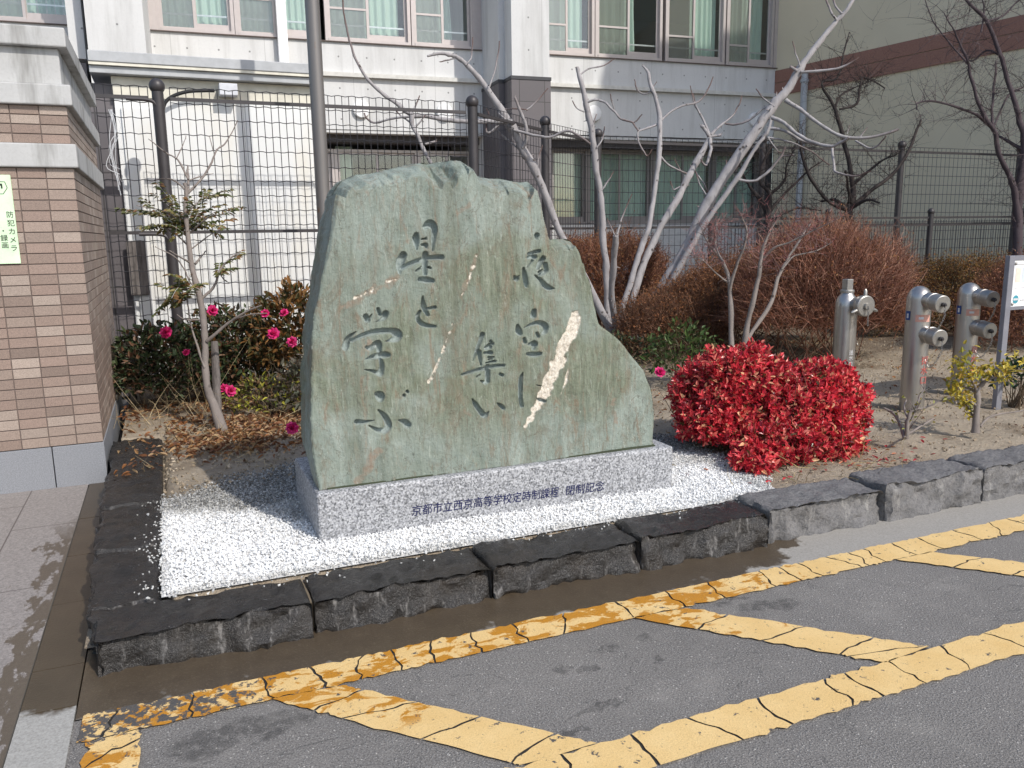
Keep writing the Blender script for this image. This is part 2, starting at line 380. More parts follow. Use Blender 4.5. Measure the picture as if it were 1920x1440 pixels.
# ------------------------------------------------------------------ rough kerb stones
def kerb_mat(name, dry):
    m = Mat(name, .5, .5); p = m.pos
    f = m.noise(p, 60, 5, .7); n = m.noise(p, 9, 6, .65); s = m.noise(m.scale(p, (1.3, 1.3, .22)), 16, 5, .7)
    nz = m.math('ABSOLUTE', m.xyz(m.n('NewGeometry').outputs['True Normal'])[2]); s = m.math('SUBTRACT', s, m.math('MULTIPLY', m.ramp(nz, (.5, 0), (.8, 1)), .1))
    if dry:
        c = m.mix(n, (.10, .098, .098), (.24, .23, .225)); c = m.mix(m.ramp(f, (.35, .6), (.55, 0)), c, (.05, .05, .052))
        c = m.mix(m.ramp(s, (.56, 0), (.7, .7)), c, (.33, .32, .30)); ro = .75
    else:
        c = m.mix(n, (.007, .0066, .0066), (.052, .047, .043)); c = m.mix(m.ramp(s, (.57, 0), (.66, .8)), c, (.23, .22, .21))
        c = m.mix(m.ramp(m.noise(p, 5, 4), (.5, 0), (.65, .35)), c, (.045, .034, .024)); ro = m.ramp(s, (.5, .22), (.68, .75))
    return m.set(color=c, rough=ro, normal=m.bump(m.math('ADD', f, m.math('MULTIPLY', n, 1.4)), .8, .012))
KW, KD = kerb_mat('wet_black_stone', 0), kerb_mat('dry_grey_stone', 1)
def rough_block(name, x0, x1, y0, y1, z0, z1, mat, label, faces='-y', seed=0, cat='kerb stone', rough=.022):
    h = .022; n = [max(3, int((b - a) / h)) for a, b in ((x0, x1), (y0, y1), (z0, z1))]; idx = {}; V = []; F = []
    def vid(i, j, k):
        key = (i, j, k)
        if key not in idx: idx[key] = len(V); V.append(key)
        return idx[key]
    for ax in range(3):
        u, v = [a for a in range(3) if a != ax]
        for side in (0, n[ax]):
            for i in range(n[u]):
                for j in range(n[v]):
                    q = []
                    for di, dj in ((0, 0), (1, 0), (1, 1), (0, 1)):
                        k = [0, 0, 0]; k[ax] = side; k[u] = i + di; k[v] = j + dj; q.append(vid(*k))
                    if (side == 0) ^ (ax == 1): q = q[::-1]
                    F.append(q)
    K = np.array(V, float); P = np.array([x0, y0, z0]) + K / np.array(n) * np.array([x1 - x0, y1 - y0, z1 - z0]); Q = P + seed * 3.7
    lo = K == 0; hi = K == np.array(n); e = (lo | hi).sum(1)
    cen = np.array([(x0 + x1) / 2, (y0 + y1) / 2, (z0 + z1) / 2])
    a = np.abs(fbm(Q * 13, 4)); b = fbm(Q * 4.5, 3); c = fbm(Q * 30, 3)
    D = np.zeros_like(P)
    for ax, s, key in ((1, -1, '-y'), (0, -1, '-x')):
        on = (lo if s < 0 else hi)[:, ax]
        amp = rough if key in faces else .004
        D[:, ax] += on * s * amp * (1.2 * b - 1.5 * a + .5 * c + .1)
    D[:, 2] += hi[:, 2] * (.013 * b + .008 * c - .008 * a) * (1 + .8 * lo[:, 1])
    inset = np.where(e >= 2, .006 + .012 * np.abs(fbm(Q * 9, 3)), 0)
    D += -(np.sign(P - cen) * (lo | hi)) * inset[:, None] * np.array([.5, 1, 1])
    if '-y' in faces: D[:, 1] += lo[:, 1] * .03 * (K[:, 2] / n[2])
    g = G().add(P + D, F); o = g.build(name, mat, smooth=True, sharp=48); return tag(o, label, cat, 'rough kerb stones round the planter')
KJ = [-.375, .42, 1.18, 1.92, 2.66, 3.44, 4.19, 4.95, 5.75, 6.5, 7.3]
KL = ['wet black corner stone of the planter kerb', 'wet black kerb stone with pale drip streaks, right after the corner stone', 'wet black kerb stone in front of the blue lettering on the granite base',
      'last wet black kerb stone before the kerb turns dry and grey', 'dry grey kerb stone in front of the red bush', 'dry grey kerb stone in front of the bare stubby bush', 'dry grey kerb stone in front of the yellow leaved plant',
      'dry grey kerb stone at the right edge of the photo', 'grey kerb stone next beyond the right edge stone', 'grey kerb stone farther along the road', 'grey kerb stone farthest along the road']
KT = [.15, .152, .155, .16, .185, .20, .205, .205, .2, .2]
for i in range(10):
    rough_block('kerb_stone', KJ[i] + .004, KJ[i + 1] - .004, 3.045, 3.34, -.02, KT[i], KW if i < 4 else KD, KL[i], '-y-x' if i == 0 else '-y', i)
for i, (a, b, l) in enumerate(((3.352, 3.97, 'wet black kerb stone beside the white gravel, next behind the corner stone'), (3.982, 4.65, 'wet black kerb stone of the left edge, second behind the corner stone'),
                               (4.662, 6.25, 'long dark kerb stone running back to the gate pillar'))):
    rough_block('kerb_stone', -.405 - .02 * i, -.13, a, b, -.02, .15 + .004 * i, KW, l, '-x', 20 + i, rough=.012)
mg = G()                                                     # mortar joints between the kerb stones
for i in range(1, 10): mg.box(KJ[i] - .008, 3.12, -.02, KJ[i] + .008, 3.33, KT[i - 1] - .035)
tag(mg.build('mortar', plain('kerb_mortar', (.2, .16, .11), .9)), kind='structure')

# ------------------------------------------------------------------ white gravel
def in_poly(X, Y, poly):
    r = np.zeros(len(X), bool); n = len(poly)
    for i in range(n):
        (x0, y0), (x1, y1) = poly[i], poly[(i + 1) % n]
        c = ((y0 > Y) != (y1 > Y)) & (X < (x1 - x0) * (Y - y0) / (y1 - y0 + 1e-12) + x0); r ^= c
    return r
GP = [(-.125, 3.345), (2.93, 3.345), (3.1, 3.6), (3.15, 4.6), (2.6, 5.0), (.8, 5.1), (.3, 4.95), (-.13, 4.62)]
N = 95000; X = rng.uniform(-.2, 3.3, N); Y = rng.uniform(3.33, 5.2, N)
j = rng.normal(size=(2, N)) * .03; ok = in_poly(X + j[0] * (Y > 3.5), Y + np.where(Y > 4.4, j[1] * 2.2, 0), GP) & ~((X > .565) & (X < 2.49) & (Y > 3.68) & (Y < 4.34)) & (X > -.135) & (Y > 3.335)
X, Y = X[ok], Y[ok]; n = len(X)
r = rng.uniform(.0035, .0072, n); strays = 230; a_ = rng.random(strays)
X = np.r_[X, np.where(a_ < .5, rng.uniform(-.1, 2.9, strays), -.13 - np.abs(rng.normal(size=strays)) * .05)]; Y = np.r_[Y, np.where(a_ < .5, 3.335 - np.abs(rng.normal(size=strays)) * .05, rng.uniform(3.3, 4.7, strays))]; n = len(X); r = np.r_[r, rng.uniform(.003, .007, strays)]; Z = .150 + rng.uniform(0, .014, n) + .006 * fbm(np.c_[X * 5, Y * 5, X * 0], 2)
oct_ = np.array([(1, 0, 0), (0, 1, 0), (-1, 0, 0), (0, -1, 0), (0, 0, 1), (0, 0, -1)], float)
V = oct_[None] + rng.normal(size=(n, 6, 3)) * .28; A = np.linalg.qr(rng.normal(size=(n, 3, 3)))[0]
V = np.einsum('nij,nkj->nki', A, V) * (r[:, None] * rng.uniform(.7, 1.2, (n, 3)))[:, None]; V += np.c_[X, Y, Z][:, None]
F = (np.arange(n)[:, None, None] * 6 + np.array([(0, 1, 4), (1, 2, 4), (2, 3, 4), (3, 0, 4), (1, 0, 5), (2, 1, 5), (3, 2, 5), (0, 3, 5)])[None]).reshape(-1, 3)
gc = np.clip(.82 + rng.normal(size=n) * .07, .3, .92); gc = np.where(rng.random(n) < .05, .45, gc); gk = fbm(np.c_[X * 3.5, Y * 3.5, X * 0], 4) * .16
dl = np.clip((Y - (4.46 - .42 * (X + .14)) + gk) / .22 + .5, 0, 1) * (X < .7); dl = np.maximum(dl, np.clip((Y - 4.15 + gk) / .3 + .5, 0, 1) * (X > .5)); dl = np.maximum(dl, np.clip((.0 - np.minimum.reduce([Y - 3.345, X + .125, 2.95 - X]) + .02 + .2 * gk) / .06 + .5, 0, 1) * .5)  # greyer stones: dirt, plus the bush's shade painted in right of the base
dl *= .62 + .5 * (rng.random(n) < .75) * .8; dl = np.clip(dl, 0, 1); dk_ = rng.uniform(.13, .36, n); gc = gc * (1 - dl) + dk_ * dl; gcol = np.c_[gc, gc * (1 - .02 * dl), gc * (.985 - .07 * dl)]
gm = Mat('white_gravel', .75, .3); gm.set(color=gm.attr())
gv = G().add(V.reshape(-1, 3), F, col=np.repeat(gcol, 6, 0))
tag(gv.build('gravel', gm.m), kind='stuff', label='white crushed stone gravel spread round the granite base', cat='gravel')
sheet('gravel_bed', -.128, 3.0, 3.345, 4.7, .149, plain('gravel_bed', (.6, .59, .57), .9))

# ------------------------------------------------------------------ the engraved stone monument
mon = thing('stone_monument', (1.5, 4.0, .15), 'large green engraved stone slab standing on a speckled grey granite base', 'monument')
gran = Mat('grey_granite', .55, .4); p_ = gran.obj
c = gran.ramp(gran.vor(p_, 125, out='Color'), (.25, .06), (.8, .56)); f_ = gran.noise(p_, 105, 3, .7)
c = gran.mix(.5, c, gran.ramp(f_, (.40, (.11, .115, .125)), (.62, (.56, .57, .61)))); gran.set(color=c, normal=gran.bump(f_, .25, .003))
BX0, BX1, BY0, BY1, BZ = .55, 2.495, 3.664, 4.36, .388
bb = G().box(BX0, BY0, .10, BX1, BY1, BZ); base = bb.build('base', gran.m, mon, bevel=.012)
mort = plain('base_mortar', (.05, .06, .035), .9)
STX = [(599, 922), (592, 895), (585, 850), (581, 780), (581, 700), (583, 620), (589, 580), (599, 540), (609, 490), (616, 450), (622, 410), (628, 372), (635, 352), (645, 341), (660, 333), (680, 323), (705, 324), (722, 320), (740, 314), (760, 308), (800, 303), (830, 300), (850, 300), (880, 298), (893, 304), (905, 318), (920, 325), (935, 331), (955, 331), (975, 336), (1005, 339), (1016, 350), (1023, 378), (1028, 410), (1033, 436), (1039, 449), (1054, 448), (1070, 447), (1080, 452), (1087, 468), (1090, 490), (1096, 512), (1105, 545), (1112, 575), (1119, 605), (1128, 613), (1140, 621), (1160, 640), (1185, 670), (1204, 694), (1218, 730), (1224, 770), (1226, 800), (1224, 838)]
YF = 3.715
pl = np.array([gy(a, b, YF + .03)[[0, 2]] for a, b in STX]); pl[0, 1] = pl[-1, 1] = .386
pl[0, 0] = gy(600, 922, YF)[0]
dense = [];
for i in range(len(pl) - 1):
    k = max(1, int(np.linalg.norm(pl[i + 1] - pl[i]) / .012)); dense += [pl[i] + (pl[i + 1] - pl[i]) * j / k for j in range(k)]
dense = np.array(dense); dn = np.stack([fbm(np.c_[dense * 14, dense[:, 0] * 0 + 3], 3), fbm(np.c_[dense * 14, dense[:, 0] * 0 + 9], 3)], -1)
dense += dn * .0055; dense[dense[:, 1] < .40, 1] = .386; dense = np.vstack([dense, pl[-1:]])
NSIDE = len(dense)
OUT = np.vstack([dense, np.stack([np.linspace(pl[-1, 0], pl[0, 0], 150)[1:-1], np.full(148, .386) + .004 * fbm(np.c_[np.linspace(0, 40, 148), np.zeros((148, 2))], 3)], -1)])
def pdist(Q, poly, closed=True, blk=20000):
    A = poly if closed else poly[:-1]; B = np.roll(poly, -1, 0) if closed else poly[1:]
    D = np.empty(len(Q)); C = np.empty((len(Q), 2)); AB = B - A; l2 = (AB ** 2).sum(1) + 1e-12
    for s in range(0, len(Q), blk):
        q = Q[s:s + blk]; t = np.clip(((q[:, None] - A[None]) * AB[None]).sum(2) / l2, 0, 1); c = A[None] + t[..., None] * AB[None]
        d = ((q[:, None] - c) ** 2).sum(2); k = d.argmin(1); D[s:s + blk] = np.sqrt(d[np.arange(len(q)), k]); C[s:s + blk] = c[np.arange(len(q)), k]
    return D, C
H = .0029
gx = np.arange(OUT[:, 0].min() - H, OUT[:, 0].max() + 2 * H, H); gzz = np.arange(.386 - H, OUT[:, 1].max() + 2 * H, H)
XX, ZZ = np.meshgrid(gx, gzz); Q = np.stack([XX.ravel(), ZZ.ravel()], -1)
ins = in_poly(Q[:, 0], Q[:, 1], OUT)
OUTC = OUT[::3]
dist, near = pdist(Q, OUTC)
# strokes: (crop scale, crop origin, [(x, y, r) ...])
ST = [
 (6., 725, 395, [[(430, 185, 30), (485, 150, 50), (535, 195, 38), (530, 300, 32), (520, 450, 14)], [(335, 268, 28), (330, 335, 42), (345, 440, 10)], [(392, 322, 12), (442, 315, 16)], [(395, 385, 14), (440, 385, 26), (450, 415, 16)],
   [(190, 500, 42), (155, 590, 50), (150, 695, 22)], [(170, 650, 30), (240, 615, 30), (330, 575, 30), (430, 550, 34)], [(470, 532, 28), (620, 525, 34)], [(437, 490, 36), (432, 600, 36), (435, 710, 28)], [(335, 680, 14), (395, 640, 14)], [(480, 640, 20), (505, 650, 10)], [(380, 775, 32), (450, 780, 40), (520, 790, 28)],
   [(408, 965, 10), (420, 1080, 34), (470, 1175, 22)], [(465, 1105, 18), (550, 1090, 22)], [(378, 1135, 20), (350, 1210, 30), (400, 1275, 30), (480, 1300, 26), (552, 1305, 20)]]),
 (5.5375, 625, 565, [[(340, 158, 30), (358, 195, 32)], [(400, 138, 8), (375, 190, 14)], [(468, 82, 20), (488, 140, 20)], [(545, 130, 36), (530, 175, 26), (450, 215, 5)],
   [(240, 318, 6), (160, 380, 28), (128, 470, 38), (122, 490, 28)], [(195, 410, 22), (330, 347, 28), (470, 315, 34), (600, 310, 34), (665, 345, 54), (645, 390, 40), (545, 420, 6)],
   [(350, 480, 20), (390, 490, 30), (465, 440, 38), (478, 515, 30)], [(340, 603, 8), (420, 580, 30), (520, 560, 38), (570, 560, 30)], [(490, 600, 22), (508, 680, 28), (490, 750, 38)], [(330, 712, 8), (420, 730, 20), (480, 760, 28)],
   [(450, 960, 22), (485, 985, 50), (490, 1015, 38)], [(468, 1130, 10), (530, 1190, 30), (570, 1280, 40), (545, 1335, 38), (470, 1340, 28), (370, 1293, 8)], [(250, 1258, 34), (320, 1255, 22), (425, 1236, 6)], [(675, 1233, 8), (740, 1255, 36), (772, 1285, 40)], [(735, 977, 20), (738, 985, 18)], [(768, 938, 20), (775, 945, 16)]]),
 (10.28, 950, 425, [[(590, 170, 62), (582, 220, 42)], [(425, 525, 34), (530, 500, 46), (635, 470, 44)], [(420, 595, 42), (530, 580, 55), (560, 590, 40)], [(500, 650, 32), (400, 790, 16)], [(330, 800, 26), (350, 930, 55), (375, 1080, 58), (385, 1150, 40)], [(150, 955, 25), (190, 1010, 58), (242, 950, 20)],
   [(710, 610, 58), (640, 720, 60), (600, 800, 42)], [(750, 735, 58), (770, 850, 44), (690, 905, 42), (620, 945, 22)], [(628, 880, 34), (690, 830, 18)], [(545, 938, 18), (660, 1030, 42), (740, 1130, 62), (830, 1185, 56), (925, 1195, 14)]]),
 (6.127, 950, 565, [[(310, 110, 34), (302, 160, 46)], [(120, 275, 20), (132, 340, 44), (150, 372, 30)], [(195, 305, 8), (280, 265, 24), (370, 247, 32), (440, 285, 40), (435, 345, 34), (402, 372, 22)], [(338, 365, 22), (358, 402, 24)], [(195, 432, 26), (205, 468, 26)], [(255, 492, 24), (312, 485, 42), (300, 540, 26)], [(232, 602, 24), (300, 612, 36), (370, 605, 30), (392, 588, 12)],
   [(178, 815, 8), (155, 880, 30), (150, 1000, 34), (148, 1100, 32), (165, 1200, 28)], [(325, 1108, 6), (385, 1132, 28), (432, 1146, 22)], [(335, 960, 8), (400, 975, 9)]]),
 (6.854, 855, 615, [[(345, 85, 36), (305, 200, 30), (255, 330, 24), (220, 430, 8)], [(303, 312, 34), (315, 400, 26), (325, 478, 12)], [(445, 168, 22), (472, 205, 24)], [(430, 240, 46), (395, 260, 36)], [(372, 322, 22), (452, 320, 32)], [(418, 380, 18), (480, 375, 18)], [(425, 408, 18), (470, 400, 10)], [(385, 450, 14), (502, 427, 22)],
   [(85, 602, 24), (220, 560, 28), (360, 520, 28), (480, 495, 30), (612, 480, 22)], [(400, 490, 32), (405, 580, 40), (402, 690, 38)], [(315, 678, 12), (380, 710, 26)], [(268, 630, 16), (310, 600, 10)], [(562, 592, 24), (592, 607, 26)],
   [(203, 908, 8), (250, 985, 36), (300, 1060, 38), (360, 1125, 42), (400, 1090, 20), (412, 1066, 8)], [(528, 968, 14), (575, 1000, 30), (602, 1030, 28)]])]
def world(a, b): return gy(a, b, YF)[[0, 2]]
mpp = np.linalg.norm(world(801, 600) - world(800, 600))
def capsule(Q, pts, field):
    """field = min over the stroke of (distance - radius), evaluated near the stroke only"""
    pts = np.array(pts); lo = pts[:, :2].min(0) - pts[:, 2].max() - .02; hi = pts[:, :2].max(0) + pts[:, 2].max() + .02
    m = np.where(((Q > lo) & (Q < hi)).all(1))[0]; q = Q[m]
    for a, b in zip(pts[:-1], pts[1:]):
        ab = b[:2] - a[:2]; t = np.clip(((q - a[:2]) @ ab) / (ab @ ab + 1e-12), 0, 1); d = np.linalg.norm(q - a[:2] - t[:, None] * ab, axis=1) - (a[2] + (b[2] - a[2]) * t)
        field[m] = np.minimum(field[m], d)
carve = np.full(len(Q), 1.)
for sc, ox, oy, strokes in ST:
    for s in strokes:
        P = [(*world(ox + x / sc, oy + y / sc), r / sc * mpp * .98) for x, y, r in s]; S = spline(P, 4) if len(P) > 2 else np.array(P)
        S[:, 2] = np.clip(S[:, 2], .0012, None); capsule(Q, S, carve)
def veinf(pts, amp=.008, sc=20):
    f = np.full(len(Q), 1.); capsule(Q, [(*world(x, y), r * mpp) for x, y, r in pts], f)
    return f + amp * fbm(np.c_[Q * sc, Q[:, :1] * 0 + 5], 4)
white = np.minimum.reduce([veinf([(1082, 588, 9), (1070, 620, 14), (1055, 650, 15), (1040, 690, 13), (1022, 730, 12), (1005, 762, 9), (985, 797, 4.5)], .012, 34), veinf([(1064, 690, 1), (1060, 715, 5), (1050, 740, 1)], .008) + .002,
    veinf([(850, 605, .4), (838, 640, 1.4), (822, 680, 1.6), (803, 716, 3.6)], .009, 55), veinf([(895, 480, 2.6), (882, 520, 1.4), (866, 555, .6)], .010, 55) + .001, veinf([(745, 521, 1.6), (715, 535, 2.4), (690, 548, 1.4), (655, 565, .3)], .013, 60) + .0015])
rust = np.minimum.reduce([veinf([(748, 520, 7), (700, 545, 8), (640, 575, 5)], .016, 22), veinf([(708, 845, 10), (690, 872, 11), (672, 900, 8)], .014, 22), veinf([(752, 405, 5), (760, 430, 6), (765, 450, 3)], .012, 25), veinf([(690, 360, 6), (695, 385, 4)], .012, 25), veinf([(692, 640, 3), (690, 700, 4), (685, 790, 6)], .016, 20) + .002, veinf([(860, 400, 4), (880, 385, 5)], .02, 20), veinf([(870, 770, 9), (880, 778, 8)], .016, 20) + .004,
    veinf([(1000, 360, 3), (993, 400, 3)], .014, 20), veinf([(1150, 750, 5), (1160, 800, 5)], .03, 18) + .006, veinf([(895, 478, 6), (866, 556, 4)], .016, 22) + .004])
# front relief
P3 = np.c_[Q[:, 0], Q[:, 1] * .35, Q[:, 0] * 0]; P4 = np.c_[Q, Q[:, 0] * 0]
rel = .012 * fbm(P4 * 1.7, 2) + .0035 * fbm(P3 * 11, 4) + .0012 * fbm(P3 * 46, 3)
topness = np.clip((near[:, 1] - 1.35) / .3, 0, 1) * np.clip(1 - np.abs(Q[:, 0] - near[:, 0]) / .05, .15, 1)
leftness = (near[:, 0] < .78) * (near[:, 1] < 1.74)
Rr = .02 + .095 * topness * (near[:, 1] > 1.4); Rr = np.where(leftness, .011, Rr); Rr = Rr * (1 + .35 * fbm(np.c_[Q * 9, Q[:, :1] * 0], 3))
bot = near[:, 1] < .40; Rr = np.where(bot, .008, Rr)
dd = np.clip(dist, 0, None); kk = np.clip(1 - dd / Rr, 0, 1); edge = Rr * (1 - np.sqrt(np.clip(1 - kk * kk, 0, 1)))
edge = np.where(topness > .3, Rr * kk * 1.25 + edge * .3, edge)
cd_ = np.clip(-carve / .0042, 0, 1); depth = .034 * (cd_ * cd_ * (3 - 2 * cd_)) * np.clip(.55 + .45 * np.clip(-carve / .014, 0, 1), 0, 1)
depth += (carve < 0) * .0012 * fbm(P4 * 60, 2)
wd = np.clip(-white / .006, 0, 1); depth = np.maximum(depth, .006 * wd + wd * .003 * fbm(P4 * 50, 3))
Yv = YF + rel + edge + depth
nX, nZ = len(gx), len(gzz); i = (np.arange(nX - 1)[None] + np.arange(nZ - 1)[:, None] * nX).ravel(); cells = np.stack([i, i + 1, i + nX + 1, i + nX], -1)
cells = cells[ins[cells].sum(1) >= 1]
use = np.unique(cells); snap = use[~ins[use]]
_, nf = pdist(Q[snap], OUT); Q2 = Q.copy(); Q2[snap] = nf
rm = np.full(len(Q), -1); rm[use] = np.arange(len(use)); cells = rm[cells]
Qs = Q2[use]; Ys = Yv[use]; V = np.c_[Qs[:, 0], Ys, Qs[:, 1]]
att = np.c_[np.clip(cd_[use], 0, 1), wd[use], np.clip(-rust[use] / .01, 0, 1) * .9]
e = np.concatenate([cells[:, [0, 1]], cells[:, [1, 2]], cells[:, [2, 3]], cells[:, [3, 0]]]); es = np.sort(e, 1); _, inv, cnt = np.unique(es[:, 0] * 10 ** 7 + es[:, 1], return_inverse=True, return_counts=True)
be = e[cnt[inv] == 1]
sg = G(); sg.add(V, cells, col=att)
bv = np.unique(be); rmb = np.full(len(V), -1); rmb[bv] = np.arange(len(bv)); LV = 14; nb = len(bv); rings = []
cen = np.array([1.45, 1.0]); bq = Qs[bv]; out = bq - cen; out /= np.linalg.norm(out, axis=1)[:, None]
for k in range(LV + 1):
    t = k / LV; y = Ys[bv] * (1 - t) + (4.06 + .02 * fbm(np.c_[bq * 4, bq[:, :1] * 0], 2)) * t
    o_ = (.014 * fbm(np.c_[bq * 7, np.full(nb, y.mean() * 9)], 4) - .006) * min(1, t * 4) - .02 * max(0, t - .7)
    q = bq + out * o_[:, None]; q[:, 1] = np.where(bq[:, 1] < .395, .386, np.maximum(q[:, 1], .386)); rings.append(np.c_[q[:, 0], y, q[:, 1]])
SV = np.concatenate(rings); a, b = rmb[be[:, 0]], rmb[be[:, 1]]
sg.add(SV, np.concatenate([np.stack([a + k * nb, a + (k + 1) * nb, b + (k + 1) * nb, b + k * nb], -1) for k in range(LV)]), col=np.zeros(3))
cb = SV[-nb:].mean(0); sg.add(np.vstack([SV[-nb:], cb]), np.stack([b, a, np.full(len(a), nb)], -1), col=np.zeros(3))
def stone_mat():
    m = Mat('green_schist', .62, .4); p = m.obj; at = m.n('SeparateColor', {0: m.attr()}).outputs
    st = m.noise(m.scale(p, (1, 1, .16)), 38, 6, .7, .5); st2 = m.noise(m.scale(p, (1, 1, .3)), 9, 6, .65, .8); big = m.noise(p, 2.3, 4, .6, .4); z = m.xyz(p)[2]
    olive = m.ramp(st, (.28, (.105, .118, .078)), (.5, (.175, .20, .142)), (.72, (.285, .31, .24)))
    pale = m.ramp(st2, (.3, (.185, .225, .19)), (.7, (.325, .37, .325)))
    zt = m.n('MapRange', {0: z, 1: 1.28, 2: 1.55}).outputs[0]; zb = m.n('MapRange', {0: z, 1: .62, 2: .36}).outputs[0]
    f = m.math('ADD', m.math('ADD', m.math('MULTIPLY', m.ramp(big, (.44, 0), (.58, 1)), .8), m.math('MULTIPLY', m.math('MAXIMUM', zt, zb), .8)), -.05, True)
    c = m.mix(f, olive, pale)
    c = m.mix(m.ramp(m.noise(m.scale(p, (1, 1, .35)), 16, 6, .75, 1.2), (.56, 0), (.68, .5)), c, (.225, .185, .135))
    c = m.mix(m.ramp(m.noise(m.scale(p, (1, 1, .5)), 5.5, 7, .75, 1.5), (.53, 0), (.64, .55)), c, (.175, .14, .095))
    c = m.mix(m.ramp(m.noise(m.scale(p, (1, 1, .42)), 8.5, 8, .8, 2.2), (.60, 0), (.66, .6)), c, (.40, .43, .37))
    cr = m.math('ABSOLUTE', m.math('SUBTRACT', m.noise(m.scale(p, (1, 1, .5)), 3.2, 6, .6, 2.5), .5)); c = m.mix(m.ramp(cr, (.0, .6), (.008, 0)), c, (.11, .09, .065))
    c = m.mix(m.ramp(m.noise(m.scale(p, (1, 1, .13)), 6.5, 6, .7, .6), (.52, 0), (.68, .55)), c, (.12, .125, .085))
    c = m.mix(m.ramp(m.noise(m.scale(p, (1, 1, .2)), 13, 6, .75, 1.2), (.55, 0), (.64, .6)), c, (.22, .155, .10))
    c = m.mix(m.ramp(m.noise(m.scale(p, (1.4, 1, .2)), 55, 5, .75, 1.), (.60, 0), (.68, .65)), c, (.43, .47, .41))
    c = m.mix(m.ramp(m.noise(m.scale(p, (1, 1, .6)), 22, 6, .8, 2.), (.33, .75), (.4, 0)), c, (.075, .09, .07))
    c = m.mix(m.math('MULTIPLY', at[2], m.ramp(m.noise(p, 45, 4, .7), (.3, .15), (.62, .85))), c, (.27, .195, .14))
    wc = m.ramp(m.noise(p, 70, 5, .75), (.3, (.36, .29, .21)), (.55, (.74, .68, .58)), (.7, (.86, .82, .75))); c = m.mix(at[1], c, wc)
    c = m.mix(m.math('MULTIPLY', at[0], .8), c, m.ramp(m.noise(p, 60, 4), (.3, (.25, .30, .295)), (.7, (.37, .43, .42))))
    h = m.math('ADD', st, m.math('MULTIPLY', m.noise(p, 40, 6, .75), .9))
    return m.set(color=c, normal=m.bump(h, .75, .014), rough=m.ramp(st, (.3, .5), (.7, .72)))
slab = sg.build('slab', stone_mat(), mon, smooth=True, sharp=75)
mo = G(); mo.box(OUT[:, 0].min() + .06, YF - .006, BZ - .002, OUT[:, 0].max() - .012, 4.07, BZ + .008); mo.build('mortar_bed', mort, mon)
# blue lettering cut into the base
def text_mesh(body, name, mat, parent, origin, xdir, ydir, size=None, width=None, extrude=.0006, align='LEFT', bold=0.):
    c = bpy.data.curves.new(name, 'FONT'); c.body = body; c.align_x = align; c.extrude = extrude; c.resolution_u = 3; c.offset = bold
    o = bpy.data.objects.new(name, c); COL.objects.link(o); bpy.context.view_layer.update()
    me = bpy.data.meshes.new_from_object(o.evaluated_get(bpy.context.evaluated_depsgraph_get())); bpy.data.objects.remove(o)
    V = np.zeros(len(me.vertices) * 3); me.vertices.foreach_get('co', V); V = V.reshape(-1, 3)
    w_ = V[:, 0].max() - V[:, 0].min(); x0 = V[:, 0].min(); s = width / w_ if width else size
    sy = s if not (size and width) else size
    xd, yd = unit(xdir), unit(ydir); n = np.cross(xd, yd)
    W = np.array(origin) + (V[:, :1] - (x0 if align == 'LEFT' else 0)) * s * xd + V[:, 1:2] * sy * yd + V[:, 2:] * n
    me.vertices.foreach_set('co', (W - np.array(LOC[parent.name])).ravel()); me.materials.clear(); me.materials.append(mat); me.update(); me.name = name
    o = bpy.data.objects.new(name, me); COL.objects.link(o); o.parent = parent; LOC[o.name] = LOC[parent.name]; return o
INK = plain('blue_black_ink', (.008, .012, .07), .5)
def bl(px): return gy(px, 968 - 49 * (px - 771) / 362, BY0)
for body, q0, q1 in (('京都市立西京高等学校定時制課程', 772, 1047), ('閉制記念', 1061, 1132)):
    a, b = bl(q0), bl(q1)
    text_mesh(body, 'lettering', INK, base, (a[0], BY0 - .0012, a[2] + .004), (b[0] - a[0], 0, b[2] - a[2]), (.1, 0, 1), size=.058, width=np.linalg.norm(b - a), bold=.003)

# ------------------------------------------------------------------ tiled gate pillar on the left
def conc_mat(name, a, b, stain=.5, tie=False, dark=(.12, .115, .1)):
    m = Mat(name, .85, .25); p = m.obj; n = m.noise(p, 3, 5); f = m.noise(p, 60, 4, .7); s = m.noise(m.scale(p, (1, 1, .12)), 5, 5, .7)
    c = m.mix(n, a, b); c = m.mix(m.math('MULTIPLY', m.ramp(s, (.5, 0), (.75, 1)), stain), c, dark)
    c = m.mix(m.ramp(f, (.35, .18), (.5, 0)), c, (.3, .29, .27))
    return m.set(color=c, normal=m.bump(f, .2, .004))
PC = conc_mat('pillar_concrete', (.38, .38, .375), (.57, .57, .56), .9)
pil = thing('gate_pillar', (-1.7, 6.9, 0), 'brown tiled gate pillar with grey concrete bands and granite plinth', 'gate pillar')
PX1, PY0, PY1, PX0 = -.47, 5.735, 8.1, -3.2
tb = vcol('brown_tile', .55, .4, sc=240, var=.3); joint = plain('tile_joint', (.16, .125, .11), .9)
def tiled(name, z0, z1):
    g = G(); g.box(PX0, PY0 + .006, z0, PX1 - .006, PY1, z1); o = g.build(name, joint, pil)
    g = G(); tw, th = .1525, (z1 - z0) / round((z1 - z0) / .0625)
    cols = [(.29, .215, .175), (.33, .255, .21), (.26, .195, .16), (.30, .22, .18), (.38, .305, .255)]
    rows = round((z1 - z0) / th)
    for r in range(rows):
        a, b = z0 + r * th + .003, z0 + (r + 1) * th - .003
        x = PX1
        while x > -2.2:
            g.box(x - tw + .006, PY0, a, x, PY0 + .012, b, col=pick(1, cols, jit=.06)[0]); x -= tw
        y = PY0
        while y < PY1 - tw:
            g.box(PX1 - .012, y + .0122, a, PX1, y + tw - .006 + .012, b, col=pick(1, cols, jit=.06)[0]); y += tw
    return g.build('tile_cladding', tb, o, bevel=.0015)
